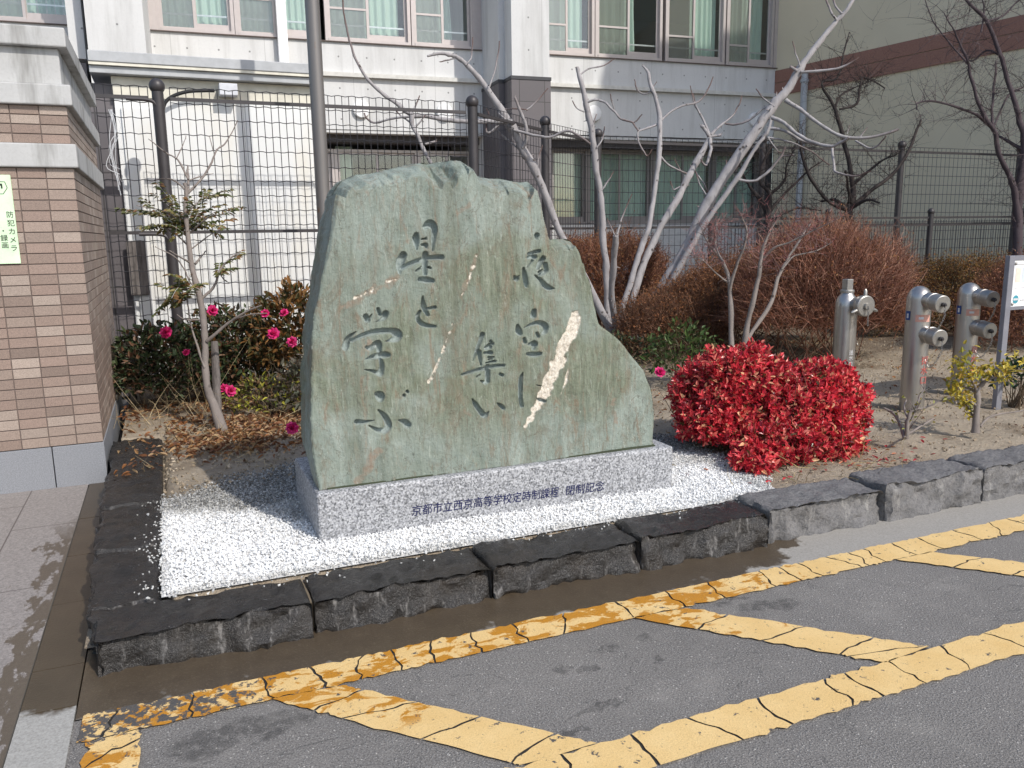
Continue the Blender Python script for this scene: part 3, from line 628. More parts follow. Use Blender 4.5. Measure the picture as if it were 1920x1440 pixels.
tiled('shaft', .275, 1.99); tiled('upper_shaft', 2.13, 2.35)
gp = G(); x = PX1 + .004
for wd_ in (.30, .47, .47, .47): gp.box(x - wd_ + .006, PY0 - .006, .0, x, PY0 + .05, .272); x -= wd_
y = PY0 + .052
for k in range(4): gp.box(PX1 - .05, y, 0, PX1 + .004, y + .55, .272); y += .556
pg = Mat('plinth_granite', .7, .35); c_ = pg.ramp(pg.noise(pg.obj, 170, 3, .8), (.3, (.16, .165, .18)), (.7, (.33, .34, .36))); pg.set(color=c_); gp.build('plinth', pg.m, pil, bevel=.003)
def band(name, z0, z1, ov):
    g = G().box(PX0, PY0 - ov, z0, PX1 + ov, PY1, z1); return g.build(name, PC, pil, bevel=.008)
band('lower_band', 1.9905, 2.1295, .03); band('upper_band', 2.3505, 2.47, .035); band('neck', 2.4705, 2.6795, -.012); band('capstone', 2.68, 2.79, .036)
# notice on the pillar
SG = plain('pale_green_sign', (.66, .86, .58), .4); BLK = plain('sign_black', (.02, .03, .02), .5); SG2 = plain('sign_green_spot', (.25, .55, .1), .5)
sn = tag(G().box(-1.17, PY0 - .012, 1.425, -.806, PY0 - .001, 1.945).build('notice_sign', SG, bevel=.002), 'pale green notice with black vertical writing on the brown tiled pillar', 'sign')
def vtext(body, x, z, s, mat, parent, y, step=1.06):
    for k, ch in enumerate(body): text_mesh(ch, 'lettering', mat, parent, (x, y, z - k * s * step), (1, 0, 0), (0, 0, 1), size=s, align='CENTER')
ys = PY0 - .0135
vtext('防犯カメラ', -.8315, 1.700, .040, BLK, sn, ys, 1.23); vtext('・録画', -.876, 1.605, .040, BLK, sn, ys, 1.05)
ln = G()
for a, b in (((-1.15, 1.905), (-.838, 1.905)), ((-.838, 1.905), (-.828, 1.87)), ((-.828, 1.87), (-.852, 1.835)), ((-.852, 1.835), (-1.15, 1.835))):
    a, b = np.array(a), np.array(b); t = unit(b - a); nn = np.array((-t[1], t[0])) * .0016; q = np.array([a - nn, b - nn, b + nn, a + nn]); ln.add(np.c_[q[:, 0], np.full(4, ys), q[:, 1]], (0, 1, 2, 3))
ln.add([(-1.1, ys, 1.883), (-.852, ys, 1.883), (-.852, ys, 1.894), (-1.1, ys, 1.894)], (0, 1, 2, 3)); ln.add([(-.86, ys - .0003, 1.866), (-.852, ys - .0003, 1.866), (-.852, ys - .0003, 1.883), (-.86, ys - .0003, 1.883)], (0, 1, 2, 3))
ln.build('pictogram', BLK, sn)

# ------------------------------------------------------------------ school building (local axes: u along the facade, w out of it, z up)
BA = RAD(-3.6); BU = np.array([math.cos(BA), math.sin(BA), 0]); BN = np.array([math.sin(BA), -math.cos(BA), 0]); BP = np.array([15.28, 18.15, 0])
def B(u, w, z): return BP + BU * u + BN * w + np.array([0, 0, z])
class GB(G):
    def bx(s, u0, u1, w0, w1, z0, z1, col=None):
        V = [B(u, w_, z) for u in (u0, u1) for w_ in (w0, w1) for z in (z0, z1)]
        return s.add(V, [(0, 2, 3, 1), (4, 5, 7, 6), (0, 1, 5, 4), (2, 6, 7, 3), (0, 4, 6, 2), (1, 3, 7, 5)], col=col)
bld = thing('school_building', tuple(B(-8, 0, 0)), 'pale concrete school building with curtained sliding windows behind the fence', 'building')
def facade_mat():
    m = Mat('fair_faced_concrete', .85, .25); p = m.obj; n = m.noise(p, .9, 5); s = m.noise(m.scale(p, (1, 1, .1)), 3.2, 5, .7); f = m.noise(p, 26, 4, .7)
    c = m.mix(n, (.58, .58, .575), (.72, .72, .71)); c = m.mix(m.ramp(s, (.48, 0), (.72, .5)), c, (.38, .375, .36)); c = m.mix(m.ramp(f, (.3, .15), (.5, 0)), c, (.4, .4, .39))
    g = m.xyz(p)
    def cell(v, per):
        q = m.math('FRACT', m.math('MULTIPLY', v, 1 / per)); return m.math('MULTIPLY', m.math('ABSOLUTE', m.math('SUBTRACT', q, .5)), per)
    dx = cell(g[0], .62); dz = cell(m.math('ADD', g[2], .14), .66); d = m.math('SQRT', m.math('ADD', m.math('MULTIPLY', dx, dx), m.math('MULTIPLY', dz, dz)))
    c = m.mix(m.ramp(d, (.016, .75), (.022, 0)), c, (.12, .12, .12))
    ju = m.math('LESS_THAN', cell(m.math('ADD', g[0], .31), 1.86), .006); c = m.mix(m.math('MULTIPLY', ju, .5), c, (.3, .3, .29))
    return m.set(color=c, normal=m.bump(f, .12, .006))
FM = facade_mat(); DT = Mat('dark_grey_tile', .45, .4)
p_ = DT.obj; br = DT.n('TexBrick', {'Vector': DT.n('CombineXYZ', {0: DT.math('ADD', DT.xyz(p_)[0], DT.xyz(p_)[1]), 1: DT.xyz(p_)[2]}).outputs[0], 'Scale': 1., 'Brick Width': .55, 'Row Height': .55, 'Mortar Size': .008, 'Color1': (.115, .105, .11, 1), 'Color2': (.145, .13, .135, 1), 'Mortar': (.06, .055, .055, 1)}, offset=0.).outputs['Color']; DT.set(color=br)
frame = plain('window_aluminium', (.50, .45, .43), .4, .5, 0.3, .05); framed = plain('window_aluminium_dark', (.27, .25, .24), .45, .5, .3, .05)
gl = Mat('window_glass', .03, .5); gl.m.use_nodes = True
tr = gl.n('BsdfTransparent', {0: (.95, .97, .955, 1)}); gs = gl.n('BsdfGlossy', {0: (1, 1, 1, 1), 'Roughness': .02}); fr = gl.n('LayerWeight', {'Blend': .5}); ff = gl.math('ADD', gl.math('MULTIPLY', gl.math('POWER', fr.outputs['Facing'], 3.), .6), .07); mx = gl.n('MixShader', {0: ff, 1: tr.outputs[0], 2: gs.outputs[0]}); gl.nt.links.new(mx.outputs[0], gl.nt.nodes['Material Output'].inputs[0])
sc_ = Mat('insect_screen', .9, .1); sc_.set(color=(.34, .33, .30)); tr = sc_.n('BsdfTransparent', {}); mx = sc_.n('MixShader', {0: .34, 1: tr.outputs[0], 2: sc_.b.outputs[0]}); sc_.nt.links.new(mx.outputs[0], sc_.nt.nodes['Material Output'].inputs[0])
cu = Mat('pale_green_curtain', .9, .1); cc_ = cu.mix(cu.noise(cu.scale(cu.obj, (1, 1, .02)), 14, 3), (.52, .68, .60), (.68, .82, .74)); cu.set(color=cc_)
t = cu.n('BsdfTranslucent', {0: cc_}); ms = cu.n('MixShader', {0: .25, 1: cu.b.outputs[0], 2: t.outputs[0]}); cu.nt.links.new(ms.outputs[0], cu.nt.nodes['Material Output'].inputs[0])
rail_m = plain('window_rail_steel', (.55, .56, .58), .35, .5, .6)
dark = plain('room_interior', (.085, .085, .09), .9); floor_m = plain('room_floor', (.2, .18, .15), .8)
# walls
g = GB()
g.bx(-24, -8.1, -.35, 0, 5.13, 5.79); g.bx(-7.0, .25, -.35, 0, 5.13, 5.79)          # upper spandrels
g.bx(-24, -8.1, -.35, 0, 8.0, 9.6); g.bx(-7.0, .25, -.35, 0, 8.0, 9.6)
g.bx(-24, -8.1, -.35, -.02, 3.93, 5.04); g.bx(-7.0, .25, -.35, -.02, 3.95, 5.04)    # lintel wall over the ground floor
g.bx(-8.1, -7.0, -3, -.01, 0, 9.6); g.bx(-17.6, -15.2, -3, -.36, 0, 9.6)
g.build('wall', FM, bld)
g = GB(); g.bx(-24, -8.11, -.3, .09, 5.042, 5.128); g.bx(-6.99, .25, -.3, .09, 5.042, 5.128); g.build('string_course', plain('pale_string_course', (.62, .61, .57), .8), bld)
g = GB()
for u0, u1, v0, v1 in ((-8.1, -7.96, -7.97, -7.1), (-16.55, -16.29, -16.18, -15.2)):
    GB().bx(u0, u1, 0, 1.2, 4.93, 12.2).build('pier', FM, bld); GB().bx(v0, v1, -.005, 1.7, 4.93 if u0 > -10 else 4.0, 12.2).build('pier', FM, bld)
for q in ((-8.12, -7.98, 0, 1.22, 0, 4.85), (-7.99, -7.08, -.1, 1.72, 0, 4.85), (-16.57, -16.3, 0, 1.22, 0, 4.85), (-16.2, -15.6, -.1, 1.5, 0, 3.9)): GB().bx(*q).build('tiled_pier_foot', DT.m, bld)
g = GB(); g.bx(-8.13, -7.97, -.05, 1.235, 4.855, 4.925); g.bx(-8.0, -7.07, -.05, 1.735, 4.855, 4.925); g.build('pier_trim', plain('pier_trim', (.06, .06, .065), .5), bld)
# recessed ground floor
g = GB(); g.bx(-24, .25, -.95, -.70, 0, 1.78); g.bx(-24, .25, -.36, -.04, 3.86, 3.925); g.build('plinth_wall', plain('ground_floor_wall', (.58, .58, .57), .8), bld)
g = GB(); g.bx(-24, .25, -1.0, -.37, 3.70, 3.86); g.build('soffit', plain('dark_soffit', (.10, .095, .10), .8), bld)
g = GB(); g.bx(-24, .3, -5, -4.9, 0, 9.6); g.bx(-24, .3, -4.9, -.95, 4.2, 4.3); g.bx(-24, .3, -4.9, -.4, 8.01, 8.1); g.bx(-24, -23.9, -4.9, -.4, 0, 8); g.bx(.25, .35, -4.9, -.4, 0, 9.6); g.build('interior', dark, bld)
g = GB(); g.bx(-24, .25, -4.9, -.36, 9.6, 9.8); g.build('roof', FM, bld)
g = GB(); g.bx(-24, .25, -4.9, -.36, 5.70, 5.76); g.bx(-24, .25, -4.9, -.75, 1.70, 1.75); g.build('room_floor', floor_m, bld)
def curtain(u0, u1, w, z0, z1, parent, rng_=rng, close=1.):
    n = max(12, int((u1 - u0) / .018)); u = np.linspace(u0, u1, n + 1); ph = rng_.uniform(0, 6); k = rng_.uniform(34, 44)
    m = 6; V = []
    for j in range(m + 1):
        t = j / m; amp = .035 * (.6 + .5 * t); wv = amp * np.sin(u * k + ph + .8 * np.sin(u * 7 + ph)); pull = 1 - (1 - close) * math.sin(min(1, t * 1.25) * math.pi) * .8
        uu = u0 + (u - u0) * pull
        for a, b in zip(uu, wv): V.append(B(a, w + b, z1 + (z0 - z1) * t))
    i = np.arange(n)[None] + np.arange(m)[:, None] * (n + 1); F = np.stack([i, i + 1, i + n + 2, i + n + 1], -1).reshape(-1, 4)
    return G().add(V, F).build('curtain', cu.m, parent, smooth=True)
def window(u0, um, u1, z0, z1, w, fm, curtains, screen='l', mid=6.49, guard=True, rail_r=True, fw=.055, label=None):
    """one sliding pair: u0..um is the left sash, um..u1 the right one"""
    g = GB(); g.bx(u0 - .07, u0, w - .12, w + .02, z0 - .06, z1 + .06); g.bx(u1, u1 + .07, w - .12, w + .02, z0 - .06, z1 + .06)
    g.bx(u0, u1, w - .12, w + .04, z0 - .06, z0); g.bx(u0, u1, w - .12, w + .02, z1, z1 + .06)
    for a, b, ww, bot in ((u0, um + .02, w - .03, .04), (um - .02, u1, w - .075, .14)):
        g.bx(a, a + fw, ww - .035, ww, z0, z1); g.bx(b - fw, b, ww - .035, ww, z0, z1); g.bx(a + fw, b - fw, ww - .035, ww, z0, z0 + bot); g.bx(a + fw, b - fw, ww - .035, ww, z1 - .05, z1)
    if mid: g.bx(u0 + fw, um - .03, w - .062, w - .032, mid - .022, mid + .022)
    o = g.build('window', fm, bld)
    p = GB(); p.bx(u0 + fw, um - .04, w - .05, w - .046, z0 + .04, z1 - .05); p.bx(um + .04, u1 - fw, w - .095, w - .091, z0 + .14, z1 - .05); p.build('pane', gl.m, o)
    if screen:
        s = GB(); s.bx(u0 + fw, um - .035, w - .058, w - .057, z0 + .04, z1 - .05); s.build('insect_screen', sc_.m, o)
    if guard: r = GB(); r.bx(u0 + .02, u1 - .02, w - .155, w - .135, z0 + .30, z0 + .335); r.build('guard_rail', rail_m, o)
    for c in curtains: curtain(c[0], c[1], w - .30, z0 - .02 if len(c) < 4 else c[3], z1 + .15, o, close=c[2] if len(c) > 2 else 1.)
    return o
Z0, Z1 = 5.85, 7.9
for u0, um, u1, cs, mid in ((-18.3, -17.45, -16.6, [(-18.4, -16.5)], 0), (-19.9, -19.1, -18.45, [(-20, -18.4)], 0),
        (-15.0, -14.32, -13.62, [(-15.1, -13.66)], 0), (-13.47, -12.72, -11.86, [(-13.5, -11.9)], 6.55), (-11.6, -10.72, -9.84, [(-11.6, -9.98)], 6.49), (-9.68, -9.01, -8.36, [(-9.75, -8.95), (-8.95, -8.72, .75)], 6.49)):
    window(u0, um, u1, Z0, Z1, -.03, frame, cs, mid=mid)
for u0, um, u1, cs, mid in ((-6.6, -5.93, -5.29, [(-6.6, -5.42)], 6.49), (-5.13, -4.27, -3.43, [(-5.1, -4.2), (-4.2, -3.98, .8)], 6.52), (-3.2, -2.42, -1.6, [(-2.42, -1.65)], 6.42), (-1.42, -.77, -.12, [(-1.4, -.2)], 6.3)):
    window(u0, um, u1, Z0, Z1, -.03, frame, cs, mid=mid)
gg = GB()
for u0, um, u1, cs in ((-15.4, -14.5, -13.6, []), (-13.45, -12.5, -11.6, [(-13.4, -12.9)]), (-11.45, -10.5, -9.6, [(-11.45, -11.05)]), (-9.5, -8.8, -8.2, [])): window(u0, um, u1, 1.85, 3.52, -.8, frame, cs, screen='', mid=0, guard=False)
for u0, um, u1 in ((-6.9, -6.0, -5.1), (-5.0, -4.1, -3.2), (-3.1, -2.2, -1.3), (-1.2, -.5, .2)): window(u0, um, u1, 1.85, 3.64, -.8, framed, [(u0, u1)], screen='', mid=0, guard=False)
for q in ((-15.2, -15.06, -.2, .03, 5.79, 8.0), (-8.31, -8.1, -.2, .0, 5.79, 8.0), (-16.53, -16.3, -.2, .0, 5.79, 8), (-.04, .25, -.2, .0, 5.79, 8)): GB().bx(*q).build('window_jamb', frame, bld)
g = GB(); g.bx(-24, -8.11, -.1, .05, 5.768, 5.784); g.bx(-7.0, .25, -.1, .05, 5.768, 5.784); g.build('sill', plain('dark_sill', (.13, .10, .09), .5), bld)
g = GB().bx(-12.7, -12.49, .04, .2, 5.0, 9.6); g.build('white_downpipe', plain('white_pipe', (.85, .85, .85), .5), bld, bevel=.02)
wv = plain('white_vent', (.80, .80, .80), .5)
for u, z in ((-10.97, 4.37), (-9.05, 4.37), (-5.25, 4.46), (-.55, 4.45)):
    g = G(); g.lathe(B(u, -.02, z), BN, [(.19, 0), (.19, .07), (.175, .085), (.0001, .095)], 24); g.build('wall_vent', wv, bld, smooth=True, sharp=40)

# ------------------------------------------------------------------ olive wing that runs towards the street on the right
WD = unit((.137, -.991, 0)); WN = np.array([WD[1], -WD[0], 0])     # WN looks left, at the court
W0 = BP + BU * .06
def Wp(s, d, z): return W0 + WD * s + WN * d + np.array([0, 0, z])
class GW(G):
    def bx(s, a0, a1, d0, d1, z0, z1):
        V = [Wp(a, d, z) for a in (a0, a1) for d in (d0, d1) for z in (z0, z1)]
        return s.add(V, [(0, 1, 3, 2), (4, 6, 7, 5), (0, 4, 5, 1), (2, 3, 7, 6), (0, 2, 6, 4), (1, 5, 7, 3)])
wing = thing('wing_building', tuple(Wp(5, -4, 0)), 'olive rendered building wing with a brown tiled band at right', 'building')
rend = Mat('olive_render', .9, .2); f_ = rend.noise(rend.obj, 55, 4, .75); n_ = rend.noise(rend.obj, 1.2, 5); rend.set(color=rend.mix(n_, (.62, .555, .41), (.72, .65, .49)), normal=rend.bump(f_, .5, .01))
GW().bx(0, 13.0, -9, 0, -.1, 9.6).build('wall', rend.m, wing)
GW().bx(13.0, 16.0, -22, 1.3, -.1, 19).build('tall_block', rend.m, wing)
bt = Mat('brown_band_tile', .7, .25); fb = bt.noise(bt.obj, 45, 3, .7); bt.set(color=bt.ramp(fb, (.3, (.24, .125, .095)), (.7, (.36, .195, .15))))
GW().bx(.0, 13.0, .0, .035, 5.07, 5.385).build('brown_band', bt.m, wing); GW().bx(.0, 13.0, .0, .035, 5.40, 5.71).build('brown_band', bt.m, wing)
pm = plain('grey_downpipe', (.42, .44, .46), .4, .4)
g = G(); g.tube([Wp(1.05, .12, .2), Wp(1.05, .12, 5.5)], .085, 16); g.tube([Wp(1.05, .12, 5.25), Wp(1.05, .12, 5.32)], .11, 16); g.tube([Wp(1.05, .12, 3.3), Wp(1.05, .12, 3.34)], .10, 16); g.build('downpipe', pm, wing, smooth=True, sharp=40)

# ------------------------------------------------------------------ white annex behind the fence
AY = 8.9
ann = thing('annex_shed', (.6, 9.5, 0), 'low white panelled shed with a grey metal eaves band behind the fence', 'shed')
def white_panel():
    m = Mat('white_painted_panel', .45, .4); p = m.obj; s = m.noise(m.scale(p, (1, 1, .08)), 3.5, 5, .6); x = m.xyz(p)
    c = m.mix(s, (.78, .78, .755), (.70, .71, .71)); c = m.mix(m.ramp(m.noise(m.scale(p, (1, 1, .3)), 2.2, 4), (.52, 0), (.72, .5)), c, (.72, .66, .54))
    return m.set(color=c, rough=.5)
WP = white_panel(); EV = plain('grey_eaves_metal', (.42, .43, .44), .45, .4); CR = plain('cream_trim', (.66, .63, .54), .6)
g = G(); g.box(-.32, AY, 0, 1.56, 11, 3.12); g.box(.02, AY - .02, .1, .075, AY - .001, 2.98); g.box(.845, AY - .012, .1, .86, AY - .001, 2.98); g.build('wall', WP, ann)
g = G(); g.box(-.27, AY - .028, .12, .015, AY - .003, 2.80); g.build('door', WP, ann, bevel=.004)
g = G(); g.box(.08, AY - .018, .12, .84, AY - .002, 2.88); g.box(.865, AY - .018, .12, 1.5, AY - .002, 2.88); g.build('wall_panel', WP, ann, bevel=.003)
g = G(); g.box(-.33, AY - .025, 2.895, 1.57, AY + .1, 3.08); g.build('cream_frieze', CR, ann)
g = G(); g.box(-.5, AY - .17, 3.18, 1.62, 11.2, 3.275); g.box(-.5, AY - .13, 3.085, 1.62, 11.1, 3.15); g.build('eaves', EV, ann, bevel=.006)
g = G(); g.box(-.5, AY - .16, 3.152, 1.62, 11.15, 3.178); g.build('cream_eaves_line', CR, ann)
tp = G(); tp.box(-.62, AY + .05, 0, -.325, AY + .6, 3.02); tp.build('dark_side_wall', DT.m, ann)
gb_ = G(); gb_.box(-.34, AY - .07, 1.02, -.17, AY - .03, 1.55); wbm = Mat('weathered_wood', .9, .2); s_ = wbm.noise(wbm.scale(wbm.obj, (1, 1, .12)), 30, 5, .7); wbm.set(color=wbm.ramp(s_, (.3, (.08, .07, .065)), (.7, (.24, .215, .2))))
tag(gb_.build('weathered_board', wbm.m, bevel=.01), 'dark weathered upright board hanging on the white shed behind the fence', 'board')
jb = thing('junction_box', (.79, AY - .09, 3.05), 'small pale grey electrical box with a black cable above the fence', 'junction box')
JX, JZ = gy(428, 167, 8.75)[[0, 2]]
G().box(JX - .085, 8.72, JZ - .06, JX + .085, 8.85, JZ + .05).build('box', plain('box_grey', (.62, .63, .66), .5), jb, bevel=.006)
cb_ = [gy(a, b, 8.78) for a, b in ((402, 170), (380, 170), (350, 172), (325, 180), (310, 192), (305, 210))]
G().tube(spline(cb_, 4), .017, 8).build('cable', plain('black_cable', (.02, .02, .022), .5), jb, smooth=True)

# ------------------------------------------------------------------ mesh fences
FP = plain('dark_brown_grey_steel', (.055, .05, .052), .45, .45, .2); FW = plain('dark_wire', (.045, .043, .048), .45, .4, .2)
def mesh_panel(a, b, z0, z1, sp, rows, parent, rr=.0032, wav=True):
    a, b = np.array(a, float), np.array(b, float); L = np.linalg.norm(b - a); t = (b - a) / L; g = G(); n = int(round(L / sp))
    for i in range(n + 1):
        q = a + t * L * i / n; g.tube([(q[0], q[1], z0), (q[0], q[1], z1)], rr, 4, cap=False)
    nr = int(round((z1 - z0) / rows)); nb_ = np.array([-t[1], t[0]])
    for j in range(nr + 1):
        z = z1 - j * rows if j < nr else z0; P = []
        for i in range(2 * n + 1):
            q = a + t * L * i / (2 * n); o = .0055 * math.sin(i * math.pi / 2 + j) if wav else 0; P.append((q[0] - nb_[0] * .005, q[1] - nb_[1] * .005, z + o))
        g.tube(P, rr, 4, cap=False)
    return g.build('mesh_panel', FW, parent)
def rail(a, b, z, parent, h=.03, d=.03):
    a, b = np.array(a, float), np.array(b, float); t = unit(b - a); n = np.array([-t[1], t[0]]) ; g = G()
    V = [(*(p + n * s * d / 2), z + k * h / 2) for p in (a, b) for s in (-1, 1) for k in (-1, 1)]
    g.add(V, [(0, 1, 3, 2), (4, 6, 7, 5), (0, 4, 5, 1), (2, 3, 7, 6), (0, 2, 6, 4), (1, 5, 7, 3)]); return g.build('rail', FP, parent)
def fpost(x, y, z1, parent, r=.05, ball=.068):
    g = G(); g.lathe((x, y, .1), (0, 0, 1), [(r, 0), (r, z1 - .1 - 2 * ball + .02), (r * .8, z1 - .1 - 2 * ball + .022)], 18)
    k = [(max(.001, ball * math.sin(a)), z1 - .1 - ball - ball * math.cos(a)) for a in np.linspace(.5, math.pi, 12)]; g.lathe((x, y, .1), (0, 0, 1), k, 18)
    return g.build('post', FP, parent, smooth=True, sharp=50)
FY = 8.2; FZ = 2.965
fen = thing('mesh_fence', (1.5, FY, .1), 'tall dark wire mesh fence with ball topped posts in front of the white shed', 'fence')
A_, B_, C_, D_ = (.06, FY), (3.04, FY), (4.39, 9.31), (5.61, 10.2)
for p in (A_, B_): fpost(*p, FZ, fen)
mesh_panel((-.44, FY - .03), (-.02, FY - .03), .2, 2.885, .066, .134, fen, .0036); mesh_panel((.16, FY - .03), (2.96, FY - .03), .2, 2.885, .066, .134, fen, .0036)
for z in (2.79, 1.62, .45):
    rail((-.44, FY - .02), (-.02, FY - .02), z, fen); rail((.16, FY - .02), (2.96, FY - .02), z, fen)
for z in (2.75, 1.58):
    g = G()
    for s in (-1,): g.tube(spline([(.06, FY - .03, z - .1), (.04, FY - .03, z - .02), (-.02, FY - .03, z + .02), (-.2, FY - .03, z + .025)], 4), .017, 6)
    g.build('bracket', FP, fen)
fe2 = thing('mesh_fence', (4.4, 9.3, .1), 'dark wire mesh fence running back at an angle behind the stone', 'fence')
for p in (C_, D_): fpost(*p, FZ, fe2)
for a, b in ((B_, C_), (C_, D_)):
    a2 = np.array(a) + (np.array(b) - a) * .06; b2 = np.array(b) - (np.array(b) - a) * .06; mesh_panel(a2, b2, .2, 2.885, .075, .15, fe2, .0035, False)
    for z in (2.79, 1.62): rail(a2, b2, z, fe2)
fe3 = thing('mesh_fence', (10, 10.2, .1), 'dark wire mesh fence in front of the olive wing behind the bushes', 'fence')
for x in (8.43, 11.26, 14.1): fpost(x, 10.2, FZ, fe3)
xs_ = [5.61, 8.43, 11.26, 14.1, 15.6]
for a, b in zip(xs_[:-1], xs_[1:]):
    mesh_panel((a + .08, 10.17), (b - .08, 10.17), .2, 2.86, .10, .15, fe3, .004, False)
    for z in (2.79, 1.62): rail((a + .08, 10.18), (b - .08, 10.18), z, fe3, .035)
fe4 = thing('picket_fence', (10, 9.8, .1), 'low dark picket fence behind the hedge, lower than the mesh fence', 'fence')
for x in (7.2, 9.35, 11.5, 13.65):
    fpost(x, 9.75, 1.87, fe4, .045, .055)
for x in (7.2, 9.35, 11.5):
    g = G()
    for k in range(1, 36): g.tube([(x + k * 2.15 / 36, 9.75, .3), (x + k * 2.15 / 36, 9.75, 1.68)], .006, 4, cap=False)
    g.build('picket', FW, fe4)
    rail((x + .05, 9.75), (x + 2.1, 9.75), 1.72, fe4, .03); rail((x + .05, 9.75), (x + 2.1, 9.75), 1.6, fe4, .025); rail((x + .05, 9.75), (x + 2.1, 9.75), .35, fe4)
# steel pole
pm2 = Mat('brushed_brown_steel', .38, .5, .35); n_ = pm2.noise(pm2.scale(pm2.obj, (1, 1, .06)), 20, 4); c_ = pm2.mix(n_, (.15, .14, .135), (.22, .205, .195)); c_ = pm2.mix(pm2.ramp(pm2.noise(pm2.scale(pm2.obj, (1, 1, .25)), 14, 3), (.66, 0), (.7, .8)), c_, (.2, .11, .06)); pm2.set(color=c_)
pol = thing('steel_pole', (1.36, 7.6, .12), 'tall plain brown grey steel pole behind the left end of the stone', 'pole')
G().lathe((1.36, 7.6, .12), (0, 0, 1), [(.0625, 0), (.0625, 6.3), (.04, 6.31)], 28).build('shaft', pm2.m, pol, smooth=True, sharp=50)
G().lathe((1.36, 7.6, .12), (0, 0, 1), [(.12, 0), (.12, .02), (.064, .021), (.064, .05)], 28).build('base_plate', FP, pol, smooth=True, sharp=40)
ps = Mat('clear_plastic_strip', .25, .6); ps.set(color=(.75, .77, .8)); tr = ps.n('BsdfTransparent', {}); mx = ps.n('MixShader', {0: .55, 1: tr.outputs[0], 2: ps.b.outputs[0]}); ps.nt.links.new(mx.outputs[0], ps.nt.nodes['Material Output'].inputs[0])
g = G()
for k in range(7):
    P = [gy(208 + rng.normal() * 3, 205, FY - .04), gy(212 + rng.normal() * 7, 245 + rng.normal() * 8, FY - .05), gy(214 + rng.normal() * 9, 300 + 15 * rng.normal(), FY - .055), gy(222 + rng.normal() * 11, 350 + rng.normal() * 30, FY - .05)]; g.tube(spline(P, 4), rng.uniform(.0012, .004), 4)
tag(g.build('plastic_strip', ps.m), 'torn clear plastic strip tied to the mesh fence beside the gate pillar', 'plastic strip')

# ------------------------------------------------------------------ stainless standpipes
ST_ = Mat('stainless_steel', .3, .5, .9); n_ = ST_.noise(ST_.scale(ST_.obj, (1, 1, .08)), 26, 4, .6); ST_.set(color=ST_.mix(n_, (.38, .36, .34), (.54, .52, .50)), rough=ST_.ramp(n_, (.3, .26), (.7, .42)))
ST2 = Mat('worn_steel_cap', .45, .5, .8); ST2.set(color=ST2.mix(ST2.noise(ST2.obj, 30, 4), (.30, .29, .27), (.45, .43, .40)))
RED = plain('faded_red_lettering', (.52, .13, .11), .7); WHT = plain('white_lettering', (.7, .7, .7), .6); BLU = plain('blue_sticker', (.03, .07, .22), .4); PNK = plain('faded_pink_sticker', (.62, .33, .26), .5); WST = plain('white_sticker_print', (.62, .62, .62), .5)
def chain(P, parent, r=.008):
    g = G(); P = spline(P, 6); L = np.concatenate([[0], np.cumsum(np.linalg.norm(np.diff(P, axis=0), axis=1))]); n = int(L[-1] / .019)
    for i in range(n):
        s = L[-1] * (i + .5) / n; k = min(len(P) - 2, np.searchsorted(L, s) - 1); t = unit(P[k + 1] - P[k]); c = P[k] + t * (s - L[k]); a = unit(np.cross(t, (0.3, 1, .2))); b = np.cross(t, a)
        d = a if i % 2 else b; th = np.linspace(0, 2 * math.pi, 9)[:-1]; ring = [c + t * .0125 * math.cos(x) + d * .0065 * math.sin(x) for x in th] ; ring.append(ring[0]); g.tube(ring, .0022, 4, cap=False)
    return g.build('chain', ST2.m, parent)
def curved_patch(c, r, a0, a1, z0, z1, mat, name, parent, n=8):
    th = np.linspace(a0, a1, n + 1); V = [(c[0] + r * math.sin(t), c[1] - r * math.cos(t), z) for z in (z0, z1) for t in th]; g = G().add(V, [(i, i + 1, n + 2 + i, n + 1 + i) for i in range(n)]); return g.build(name, mat, parent, smooth=True)
def wrap_text(body, c, r, ang, z, s, mat, parent, name='lettering'):
    for k, ch in enumerate(body):
        d = np.array((math.sin(ang), -math.cos(ang), 0)); x = np.array((math.cos(ang), math.sin(ang), 0)); o = text_mesh(ch, name, mat, parent, np.array(c) + d * (r + .002) + np.array((0, 0, z - k * s * 1.1)), x, (0, 0, 1), size=s, align='CENTER')
def outlet(c, d, L, r, parent, body='hose_outlet'):
    d = unit(d); g = G(); g.lathe(c, d, [(r * .96, 0), (r * .96, L * .45), (r * 1.04, L * .46), (r * 1.04, L * .52), (r * .98, L * .53), (r * .98, L * .6)], 28); o = g.build(body, ST_.m, parent, smooth=True, sharp=40)
    g = G(); g.lathe(np.array(c) + d * L * .6, d, [(r * .98, 0), (r * 1.02, .002), (r * 1.0, L * .38), (r * .93, L * .40), (r * .5, L * .4), (.001, L * .40)], 28); q = g.build('cap', ST2.m, o, smooth=True, sharp=35)
    g = G(); g.lathe(np.array(c) + d * L, d, [(.017, 0), (.017, .02), (.009, .022), (.009, .034), (.0001, .035)], 12); g.build('cap_ring', FP, o, smooth=True, sharp=40)
    return o, np.array(c) + d * (L + .02)
